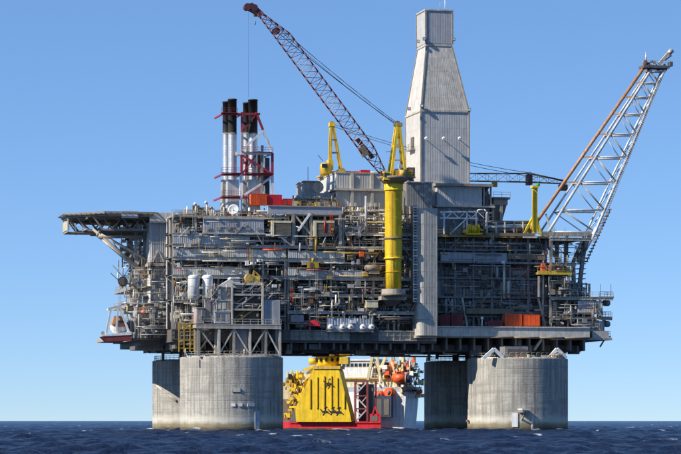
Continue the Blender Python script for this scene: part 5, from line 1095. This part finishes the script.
# ------------------------------------------------------------------ helideck
HB = 3.0; hr = 12.6; hc = (A(64, 14) + hr, 15.5); zt_ = Z(213.5, hc[0], HB)
HD = thing('helideck', 'flat octagonal helideck cantilevered out on trusses', 'helideck', hc[0], hc[1], Z(276, hc[0], HB))
octo = [(hc[0] + hr * 1.04 * math.cos(math.pi / 8 + i * math.pi / 4), hc[1] + hr * 1.04 * math.sin(math.pi / 8 + i * math.pi / 4)) for i in range(8)]
part('deck_plate', MB().slab(octo, zt_ - .55, zt_, 'mgrey'), HD)
for i in range(8):
    p = octo[i]; q_ = octo[(i + 1) % 8]; o = 1.07
    def ou(pt, f, dz): return (hc[0] + (pt[0] - hc[0]) * f, hc[1] + (pt[1] - hc[1]) * f, zt_ + dz)
    m = MB().beam(ou(p, o, .28), ou(q_, o, .28), .16, .16, 'brown').beam(ou(p, 1.01, -.1), ou(q_, 1.01, -.1), .2, .5, 'brown')
    for k in range(9): t = k / 8; a_ = (p[0] + (q_[0] - p[0]) * t, p[1] + (q_[1] - p[1]) * t); m.beam(ou(a_, 1.0, -.1), ou(a_, o, .28), .1, .1, 'brown')
    for k in range(4): f = 1.02 + .09 * k / 4; m.beam(ou(p, f, -.05 + .3 * k / 4), ou(q_, f, -.05 + .3 * k / 4), .06, .06, 'mgrey')
    part('safety_net', m, HD)
# truss grid below
zt2 = zt_ - .6; zb2 = zt_ - 3.3
for k in range(6):
    bb = hc[1] - 9.5 + k * 3.8; L = math.sqrt(max(1, (hr * 1.0) ** 2 - (bb - hc[1]) ** 2)); xa = hc[0] - L + 1.0; xb = min(A(170, bb), hc[0] + L + 4); q = MB(); n = 7
    q.beam((xa, bb, zt2 - .2), (xb, bb, zt2 - .2), .35, .4, 'mgrey').beam((xa + 2.0, bb, zb2), (xb, bb, zb2), .35, .4, 'mgrey')
    for i in range(n):
        t0 = xa + 2 + (xb - xa - 2) * i / n; t1 = xa + 2 + (xb - xa - 2) * (i + 1) / n; s = i % 2; q.beam((t0, bb, zb2 if s else zt2), (t1, bb, zt2 if s else zb2), .22, .22, 'brown' if k % 2 else 'mgrey')
    q.beam((xa, bb, zt2), (xa + 2, bb, zb2), .3, .3, 'mgrey'); part('truss', q, HD)
for i in range(7):
    xx = hc[0] - hr + 4 + i * 3.4; q = MB(); q.beam((xx, hc[1] - 9.5, zb2 + .1), (xx, hc[1] + 9.5, zb2 + .1), .28, .3, 'mgrey').beam((xx, hc[1] - 9.5, zt2 - .3), (xx, hc[1] + 9.5, zt2 - .3), .28, .3, 'mgrey'); part('cross_truss', q, HD)
# walkway and white frame at the tip
q = MB(); bb = 12
q.beam((hc[0] - hr + .6, bb, zb2 - .2), (hc[0] - hr + .6, bb, zt2), .25, .25, 'white').beam((hc[0] - hr + .6, bb + 8, zb2 - .2), (hc[0] - hr + .6, bb + 8, zt2), .25, .25, 'white').box(hc[0] - hr + .4, hc[0] - hr + 7, bb, bb + 7, zb2 - .35, zb2 - .2, 'lgrey').rail((hc[0] - hr + .6, bb, zb2 - .2), (hc[0] - hr + 7, bb, zb2 - .2), 'white')
q.box(hc[0] - hr + .5, hc[0] - hr + .9, bb + .2, bb + 7.8, zb2 + .2, zb2 + 2.2, 'cream'); part('tip_walkway', q, HD)
part('deck_edge_screen', MB().box(A(122, HB), A(138, HB), HB - .1, HB + .2, Z(218, hc[0], HB), Z(211, hc[0], HB), 'clad'), HD); part('deck_edge_screen', MB().box(A(150, HB), A(173, HB), HB + .4, HB + .7, Z(222, hc[0], HB), Z(212, hc[0], HB), 'lgrey'), HD)
q = MB()
for i in range(70): u = R.uniform(98, 170); bb = R.uniform(6, 24); a_ = A(u, bb); z = Z(R.uniform(216, 228), a_, bb); q.box(a_, a_ + R.uniform(.3, 1.4), bb, bb + R.uniform(.3, 1.2), z - .4, z + R.uniform(0, .7), R.choice(('dgrey', 'mgrey', 'brown', 'lgrey', 'ochre')))
part('underside_fittings', q, HD, stuff=True)
for bb in (9.0, 21.0):
    J = lambda u, v: P(u, v, bb)
    for k, (p, q_, r) in enumerate(((J(93, 229), J(146, 275), .34), (J(101, 234), J(150, 262), .28), (J(98, 236.5), J(148, 236.5), .42), (J(97, 236), J(102, 226), .34), (J(130, 258), J(148, 228), .28), (J(99, 237), J(140, 272), .24))):
        part('support_strut', MB().tube(p, q_, r, 'lgrey' if k % 2 else 'mgrey', 10), HD)
part('strut_tie', MB().tube(P(98, 236.5, 9), P(98, 236.5, 21), .3, 'mgrey', 8), HD)
q = MB()
for (u, v, w, h, m_) in ((121, 246, 7, 5, 'mgrey'), (128, 238, 5, 22, 'lgrey'), (138, 254, 5, 8, 'lgrey'), (132, 262, 5, 22, 'clad'), (126, 252, 3, 4, 'dgrey')):
    p = P(u, v, 20); q.box(p[0], p[0] + w / 4.5, 20, 22, p[2] - h / 4.5, p[2], m_)
part('rear_columns', q, HD)

# dark radar drum on the wing's corner
p = P(122.5, 281.5, 8); RD = thing('radar_drum', 'dark round drum aerial on the outer corner below the helideck', 'antenna', p[0], p[1], p[2] - 1.5)
part('drum', MB().tube((p[0], p[1] - .5, p[2]), (p[0] + .2, p[1] + .6, p[2]), 1.05, 'black', 20).tube((p[0], p[1] - .55, p[2]), (p[0], p[1] - .5, p[2]), .8, 'dgrey', 20), RD)
part('arm', MB().beam((p[0], p[1] + .3, p[2]), (A(135, 10), 10.2, p[2] - .8), .3, .3, 'mgrey').beam((p[0], p[1] + .3, p[2] - 1.5), (p[0], p[1] + .3, p[2] - .8), .3, .3, 'mgrey'), RD)

# ------------------------------------------------------------------ lifeboat and white davit frame
b = 9.0; DV = thing('davit_frame', 'white A-shaped davit frame on a dark red sled at the platform corner', 'davit', A(116, b), b, Z(340, A(116, b), b))
D = lambda u, v, db=0: P(u, v, b + db)
for db in (0, 3.5):
    for (u0, v0, u1, v1) in ((106, 335, 111, 308), (130, 335, 119, 306), (116, 334, 118, 308)): part('frame_leg', MB().beam(D(u0, v0, db), D(u1, v1, db), .42, .42, 'white'), DV)
    part('head_beam', MB().beam(D(108, 309, db), D(121, 306, db), .4, .4, 'lgrey'), DV)
for u, v in ((110, 309), (119.5, 306.5)): p = D(u, v); part('cross_beam', MB().beam(p, (p[0], b + 3.5, p[2]), .35, .35, 'white'), DV)
part('sled', MB().plate([D(*x)[::2] for x in ((102, 336.5), (131, 335), (131, 340.5), (107, 341.5))][::-1], b - .6, b + 4.2, 'darkred').plate([D(*x)[::2] for x in ((101.5, 335.5), (131, 331.5), (131, 335), (102, 336.5))][::-1], b - .7, b + 4.3, 'white'), DV)
part('prow', MB().plate([D(*x)[::2] for x in ((101, 332), (104, 331), (105, 336), (102, 336.3))][::-1], b, b + .4, 'mgrey'), DV)
LB = thing('lifeboat', 'white and orange lifeboat stowed inside the white davit frame', 'lifeboat', A(118, b + 1.8), b + 1.8, Z(334, A(118, b), b))
xa = A(111, b + 1.8); L = A(127, b + 1.8) - xa; zl = Z(333.5, xa, b); hs = []
q = MB(); vs_ = []; n = 12; st = [(-.05, .3, .9), (.08, .85, .6), (.3, 1.15, .2), (.7, 1.15, .15), (.92, .9, .4), (1.05, .35, .9)]
for (t, s, kz) in st:
    for i in range(n): w = 2 * math.pi * i / n; vs_.append((xa + L * t, b + 1.8 + 1.1 * s * math.cos(w), zl + 1.4 + (1.1 if math.sin(w) > 0 else 1.3) * s * math.sin(w)))
q.add(vs_, [(k * n + i, (k + 1) * n + i, (k + 1) * n + (i + 1) % n, k * n + (i + 1) % n) for k in range(5) for i in range(n)] + [tuple(range(n)), tuple(range(6 * n - 1, 5 * n - 1, -1))], 'white', True); lbh = part('hull', q, LB)
part('canopy', MB().hexa([(xa + L * .0, b + .5, zl + 1.9), (xa + L * 1.0, b + .5, zl + 1.9), (xa + L * 1.0, b + 3.1, zl + 1.9), (xa + L * .0, b + 3.1, zl + 1.9)], [(xa + L * .18, b + 1.0, zl + 3.9), (xa + L * .72, b + 1.0, zl + 3.9), (xa + L * .72, b + 2.6, zl + 3.9), (xa + L * .18, b + 2.6, zl + 3.9)], 'pipeorange'), LB)
for t in (.32, .5, .64): part('port_window', MB().box(xa + L * t, xa + L * t + .4, b + .58, b + .8, zl + 2.3, zl + 2.8, 'glass'), LB)
part('fender_band', MB().box(xa + L * .1, xa + L * .9, b + .42, b + .55, zl + 1.5, zl + 1.75, 'orange'), lbh)
# orange marker float and pale bollards on the wing deck
for (u0, v0, v1, r, m_, nm, lab, cat) in ((144, 305, 320, .75, 'fluor', 'marker_float', 'bright orange upright float on the wing deck behind the dark tank', 'float'), (137, 305, 320, .35, 'lgrey', 'vent_post', 'pale grey upright vent post beside the orange float', 'post'), (151, 304, 320, .5, 'lgrey', 'vent_post', 'pale grey upright vent post between the orange float and the panel tower', 'post')):
    a = A(u0, 7); z0 = Z(v1, a, 7); z1 = Z(v0, a, 7); t = thing(nm, lab, cat, a, 7, z0)
    part('body', MB().lathe((a, 7, z0), [(r * .8, 0), (r, .3), (r, (z1 - z0) * .6), (r * .4, (z1 - z0) * .75)], m_, 14), t); part('top', MB().lathe((a, 7, z0 + (z1 - z0) * .74), [(r * .4, 0), (r * .3, (z1 - z0) * .2), (r * .1, (z1 - z0) * .26)], 'white' if m_ == 'lgrey' else 'ochre', 12), t)
    part('foot', MB().box(a - .7, a + .7, 6.4, 7.6, z0 - .4, z0, 'mgrey'), t)

# white A-frames on the right-hand leg
for u0, um, u1, lab in ((484, 494, 503, 'white A-frame on the leg top, standing beside the dark shaded leg'), (549, 557, 566, 'white A-frame on the leg top, standing on the shaded side of the rim')):
    b = -8.5 if u0 < 500 else -6; t = thing('a_frame', lab, 'frame', A(um, b), b, LTOP, 'A-frames on the leg top')
    zz_ = 358; pk = P(um, 349, b); 
    for u in (u0, u1): part('leg', MB().beam(P(u, zz_, b), pk, .7, .7, 'white'), t)
    part('gusset', MB().plate([P(*x, b)[::2] for x in ((um - 2.5, 352.5), (um + 2.5, 352.5), (um, 348.6))], b - .2, b + .4, 'white'), t)
    part('back_leg', MB().beam(pk, (pk[0], b + 3.5, LTOP), .5, .5, 'lgrey'), t)
# gear lying on that leg's top
q = MB()
for i in range(40): u = R.uniform(500, 560); bb = R.uniform(-9.0, -5); a = A(u, bb); q.box(a, a + R.uniform(.3, 1.6), bb, bb + .8, LTOP - .05, LTOP + R.uniform(.2, 1.0), R.choice(('lgrey', 'mgrey', 'cream', 'rust', 'dgrey', 'brown')))
part('top_fittings', q, L2, stuff=True)
p = P(505, 357, -7); part('valve_block', MB().box(p[0], A(528, -7), -7, -3, LTOP, Z(346.5, p[0], -7), 'bgrey').box(p[0] + .5, A(526, -7), -7.3, -7, LTOP + .5, Z(349, p[0], -7), 'dgrey'), L2)
# overboard drain pipes on both edges of the left leg's head
for u in (186, 245): p = P(u, 356, -9); part('drain_pipe', MB().tube((p[0], -8.2, LTOP + .1), (p[0], -8.2, LTOP + 1.6), .15, 'lgrey', 8), L1)
# ------------------------------------------------------------------ ships seen under the deck
b = 92.0; V1 = lambda u, v, db=0: P(u, v, b + db)
zw = -.6
SV = thing('barge', 'red hulled barge with a ribbed yellow crane tower under the platform', 'ship', A(330, b), b, 0)
hull = [(A(283, b) - 14, b + 2), (A(288, b), b), (A(380, b), b), (A(381.5, b), b + 4), (A(381, b), b + 16), (A(283, b) - 14, b + 16)]
zh = Z(421.5, A(330, b), b)
part('hull', MB().slab(hull, -2, zh, 'red'), SV); part('rubbing_strake', MB().box(A(290, b), A(380, b), b - .25, b, zh - .45, zh - .1, 'red'), SV)
part('hull_foot', MB().slab([(x, y - .12 if y < b + 1 else y) for x, y in hull], -2, .35, 'darkred'), SV)
# yellow tower: bevelled plan, ribs proud of the face
fr0 = [V1(u, v) for u, v in ((297, 422), (352, 422), (350.5, 414), (340, 371), (337, 366), (316, 366), (312.5, 372), (296, 409))]
part('tower', MB().plate([p[::2] for p in fr0][::1], b - 1, b + 4.5, 'yellow'), SV)
for u in (311, 318, 325, 332, 338, 345):
    vt = {311: 379, 318: 377, 325: 376, 332: 376, 338: 378, 345: 393}[u]; part('rib', MB().box(A(u, b) - .14, A(u, b) + .14, b - 1.3, b - 1.02, Z(408.5, A(u, b), b), Z(vt, A(u, b), b), 'yellow'), SV)
for (u0, v0, u1, v1, w) in ((314, 371, 341, 371, .4),): part('collar', MB().box(A(u0, b), A(u1, b), b - 1.3, b + 4.8, Z(369, A(u0, b), b), Z(366, A(u0, b), b), 'ochre'), SV)
# black leaping figures painted on the tower
def figure(u, v, s, flip=1):
    bb = b - 1.36 if v < 400 else b - 1.06; c = (A(u, b), Z(v, A(u, b), b)); q = MB()
    def poly(pts): q.plate([(c[0] + x * s * flip, c[1] + y * s) for x, y in (pts if flip > 0 else pts[::-1])], bb, bb + .05, 'black')
    poly([(-.6, -.15), (.5, -.3), (.75, .15), (.1, .35), (-.4, .2)]); poly([(.5, -.2), (1.2, -.55), (1.25, -.4), (.65, .1)]); poly([(-.55, -.1), (-.35, .15), (-1.0, .75), (-1.1, .6)])
    poly([(.0, .2), (.25, .25), (.35, .95), (.15, .9)]); poly([(-.2, -.25), (.1, -.25), (-.3, -.8), (-.5, -.7)]); poly([(.2, .85), (.55, .85), (.6, 1.15), (.25, 1.2)])
    part('painted_figure', q, SV)
figure(329, 384, 1.15, 1); figure(325.5, 412, 1.15); figure(333, 412, 1.1); figure(339, 412.5, 1.15)
# crane on top of the tower
a = A(326, b); part('turret', MB().lathe((a, b + 4, Z(366, a, b)), [(3.0, 0), (3.3, .9), (3.4, 2.6), (3.6, 5)], 'yellow', 24), SV)
part('turret_band', MB().lathe((a, b + 4, Z(353.5, a, b)), [(3.3, 0), (3.75, .2), (3.75, .8), (3.3, 1)], 'brown', 24), SV)
part('turret_walkway', MB().lathe((a, b + 4, Z(356.5, a, b)), [(3.4, 0), (4.4, .05), (4.4, .3), (3.4, .35)], 'brown', 24), SV)
for i in range(7): w = math.pi * (1.08 + i * .14); part('turret_window', MB().box(a + 3.5 * math.cos(w) - .3, a + 3.5 * math.cos(w) + .3, b + 4 + 3.5 * math.sin(w) - .2, b + 4 + 3.5 * math.sin(w) + .2, Z(361.5, a, b), Z(358.5, a, b), 'glass'), SV)
part('slew_motor', MB().box(A(338, b), A(347, b), b + 1, b + 4, Z(364, a, b), Z(357, a, b), 'dullyellow'), SV); part('slew_motor', MB().tube((A(307, b), b + 3, Z(361, a, b)), (A(315, b), b + 3, Z(361, a, b)), .9, 'dullyellow', 12), SV)
part('crane_house', MB().box(A(313, b), A(338, b), b + 1, b + 7, Z(352, a, b), Z(340, a, b), 'yellow').box(A(311, b), A(322, b), b + .2, b + 1, Z(349, a, b), Z(345, a, b), 'dgrey'), SV)
part('crane_cab', MB().box(A(338, b), A(349, b), b + 1, b + 4, Z(356, a, b), Z(346, a, b), 'yellow').box(A(339, b), A(348, b), b + .9, b + 1, Z(352, a, b), Z(348, a, b), 'glass'), SV)
part('crane_arm', MB().beam(V1(317, 363, 3), V1(296, 381, 3), 1.2, 1.3, 'cream'), SV); part('crane_arm', MB().beam(V1(300, 370, 2), V1(312, 366, 2), .6, .6, 'yellow'), SV)
# aft gear, left of the tower
q = MB()
for i in range(260):
    u = R.uniform(281, 303); v = R.uniform(376, 421); p = V1(u, v, R.uniform(1, 8)); c = R.choice(('cream', 'yellow', 'yellow', 'cream', 'white', 'rust', 'ochre', 'dgrey', 'brown', 'yellow')) if v < 398 else R.choice(('ochre', 'dgrey', 'brown', 'dullyellow', 'mgrey', 'yellow'))
    if R.random() < .5: q.box(p[0], p[0] + R.uniform(.4, 1.8), p[1], p[1] + 1, p[2], p[2] + R.uniform(.4, 1.6), c)
    else: q.tube(p, (p[0] + R.uniform(-.8, .8), p[1], p[2] + R.uniform(.6, 2.2)), R.uniform(.08, .2), c, 6)
part('deck_gear', q, SV, stuff=True)
for (u0, u1, v0, v1, m_) in ((276, 300, 386, 399, 'cream'), (292, 308, 377, 390, 'yellow'), (272, 300, 399, 421, 'brown'), (281, 290, 378, 386, 'dullyellow'), (270, 279, 382, 400, 'ochre')): part('deck_house', MB().box(A(u0, b), A(u1, b), b + 5, b + 9, Z(v1, a, b), Z(v0, a, b), m_), SV)
part('pontoon_void', MB().plate([V1(*x)[::2] for x in ((295, 408), (304, 421), (289, 421))], b - .3, b + 2, 'dgrey'), SV)
# red lattice frame right of the tower
RF = [(355, 421), (355, 382), (367, 382), (367, 421)]
for u in (355, 367): 
    for db in (0, 5): part('lattice_post', MB().beam(V1(u, 421.5, db), V1(u, 381, db), .5, .5, 'darkred'), SV)
for v in (382, 396, 409):
    part('lattice_rail', MB().beam(V1(355, v), V1(367, v), .35, .35, 'darkred'), SV)
for i, v in enumerate((382, 396, 409)): s = i % 2; part('lattice_brace', MB().beam(V1(355 if s else 367, v), V1(367 if s else 355, v + 13), .35, .35, 'pink'), SV); part('lattice_brace', MB().beam(V1(367 if s else 355, v), V1(361, v + 7), .25, .25, 'pink'), SV)
for u0, u1 in ((369, 380),): part('bulwark', MB().box(A(u0, b), A(u1, b), b, b + .4, zh, Z(414, a, b), 'red').box(A(370.5, b), A(377, b), b - .1, b, zh + .1, Z(416, a, b), 'dgrey'), SV)
part('bow_post', MB().beam(V1(372, 415), V1(374.5, 406), .3, .3, 'red').beam(V1(377, 415), V1(374.5, 406), .3, .3, 'red'), SV)
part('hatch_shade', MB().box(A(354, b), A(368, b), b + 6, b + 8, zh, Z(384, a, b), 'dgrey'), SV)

# grey supply ship behind
b = 112.0; V2 = lambda u, v, db=0: P(u, v, b + db); a = A(380, b)
SS = thing('supply_ship', 'grey hulled supply ship with white wheelhouse and orange gear, behind the barge', 'ship', a, b, 0)
zk = Z(387, a, b)
def ship_ring(z, u0, u1, w): return [(A(u0, b), b + 1.5, z), (A((u0 + u1) / 2, b), b, z), (A(u1, b) - 2, b + .5, z), (A(u1, b), b + w / 2, z), (A(u1, b) - 2, b + w, z), (A(u0, b), b + w, z)]
r0 = ship_ring(-2, 318, 410, 11); r1 = ship_ring(Z(392, a, b), 316, 413, 13); r2 = ship_ring(Z(387, a, b), 314, 416, 14)
for lo, hi, m_, nm in ((r0, r1, 'white', 'hull'), (r1, r2, 'hullgrey', 'bulwark')):
    n = 6; part(nm, MB().add(lo + hi, [(i, (i + 1) % n, n + (i + 1) % n, n + i) for i in range(n)] + [tuple(range(n, 2 * n)), tuple(range(n - 1, -1, -1))], m_), SS)
for i in range(0): u = 392 + i * 2.1; part('hull_frame', MB().box(A(u, b), A(u, b) + .25, b - .3, b + 1.2, .2, Z(416 - R.uniform(0, 3), a, b), 'white'), SS)
part('side_tank', MB().box(A(369, b), A(393, b), b - 2, b - .1, Z(417, a, b), Z(396, a, b), 'navy'), SS)
for i in range(3): part('tank_door', MB().box(A(371 + i * 7.5, b), A(376 + i * 7.5, b), b - 2.1, b - 2, Z(415, a, b), Z(399, a, b), 'dgrey'), SS)
part('wheelhouse', MB().box(A(337, b), A(374, b), b + 2, b + 11, Z(378, a, b), Z(360.5, a, b), 'white').box(A(335, b), A(377, b), b + 1.6, b + 11.5, Z(360.5, a, b), Z(358.8, a, b), 'white'), SS)
for i in range(8): u = 340 + i * 4.2; wf = part('window', MB().box(A(u - .3, b), A(u + 3.1, b), b + 1.9, b + 2.0, Z(366.6, a, b), Z(362.9, a, b), 'lgrey'), SS); part('pane', MB().box(A(u, b), A(u + 2.8, b), b + 1.86, b + 1.95, Z(366.3, a, b), Z(363.2, a, b), 'glass'), wf)
part('deck_house', MB().box(A(330, b), A(397, b), b + 1.5, b + 12, Z(387, a, b), Z(378, a, b), 'cream'), SS)
part('boat_deck', MB().box(A(328, b), A(400, b), b + .8, b + 12.4, Z(379, a, b), Z(377.6, a, b), 'ochre').rail((A(328, b), b + .9, Z(377.6, a, b)), (A(400, b), b + .9, Z(377.6, a, b)), 'cream'), SS)
for (u0, v0, u1, v1) in ((372, 350, 366, 380), (374, 350, 379, 382), (388, 349, 398, 408), (376, 352, 389, 350), (391, 350, 405, 364), (386, 352, 380, 366)): part('gantry_leg', MB().beam(V2(u0, v0, 1), V2(u1, v1, 1), .7, .7, 'cream'), SS)
part('gantry_top', MB().box(A(368, b), A(393, b), b, b + 5, Z(351.5, a, b), Z(347, a, b), 'cream'), SS)
part('machinery_house', MB().box(A(377, b), A(402, b), b + 3, b + 10, Z(378, a, b), Z(366, a, b), 'cream').box(A(376, b), A(403, b), b + 2.7, b + 10.3, Z(366, a, b), Z(365, a, b), 'dullyellow'), SS)
part('funnel', MB().box(A(380, b), A(388, b), b + 4, b + 8, Z(378, a, b), Z(362, a, b), 'brown'), SS)
q = MB()
for i in range(330):
    u = R.uniform(370, 412); v = R.uniform(362, 398) + (6 if u < 392 else 0); p = V2(u, v, R.uniform(-.5, 6)); c = R.choice(('cream', 'cream', 'white', 'white', 'cream', 'dullyellow', 'rust', 'orange', 'navy', 'mgrey', 'cream', 'yellow'))
    if u > 408 and v < 370: continue
    if R.random() < .6: q.box(p[0], p[0] + R.uniform(.3, 1.6), p[1], p[1] + .8, p[2], p[2] + R.uniform(.3, 1.4), c)
    else: q.tube(p, (p[0] + R.uniform(-1, 1), p[1], p[2] + R.uniform(.6, 3)), R.uniform(.08, .25), c, 6)
part('deck_gear', q, SS, stuff=True)
for (u, v, r, m_) in ((380, 395, 1.1, 'fluor'), (390, 392.5, 1.2, 'fluor'), (402, 378, 1.3, 'orange')): p = V2(u, v, -1.2); part('winch_reel', MB().tube(p, (p[0] + .6, p[1] + 1.6, p[2]), r, m_, 14).tube((p[0] - .05, p[1] - .1, p[2]), (p[0] + .65, p[1] + .1, p[2]), r * .5, 'dgrey', 10), SS)
b3 = b - 1.6; p = P(399, 378, b3); RBt = thing('rescue_boat', 'orange rescue boat hung at the bow of the grey supply ship', 'lifeboat', p[0], b3, p[2] - 1)
part('hull', MB().vessel((p[0] - .5, b3, p[2]), (p[0] + 2.6, b3, p[2] - .2), 1.25, 'orange', 12), RBt); part('canopy', MB().box(p[0] + .2, p[0] + 1.8, b3 - .8, b3 + .8, p[2] + .9, p[2] + 1.7, 'orange'), RBt); part('window_strip', MB().box(p[0] + .4, p[0] + 1.6, b3 - .86, b3 - .8, p[2] + 1.1, p[2] + 1.5, 'glass'), RBt)
p = P(409, 379, b3); part('anchor_winch', MB().tube((p[0], b3 - .5, p[2]), (p[0] + 1.4, b3 - .5, p[2] - .1), 1.0, 'navy', 12).tube((p[0] + .1, b3 - .5, p[2]), (p[0] + .4, b3 - .5, p[2]), 1.3, 'pink', 12), SS)
part('bow_platform', MB().box(A(404, b), A(416, b), b - .6, b + 5, Z(389.5, a, b), Z(387, a, b), 'mgrey').rail((A(404, b), b - .5, Z(387, a, b)), (A(416, b), b - .5, Z(387, a, b)), 'rust'), SS)

# both ships lie yawed towards the light
def yaw(o, piv, ang):
    x, y = o.location.x - piv.x, o.location.y - piv.y; c, s = math.cos(ang), math.sin(ang)
    o.location.x = piv.x + x * c - y * s; o.location.y = piv.y + x * s + y * c; o.rotation_euler.z += ang
pv = SS.location.copy(); yaw(SS, pv, math.radians(-28)); yaw(RBt, pv, math.radians(-28))
pv = SV.location.copy(); yaw(SV, pv, math.radians(-24))
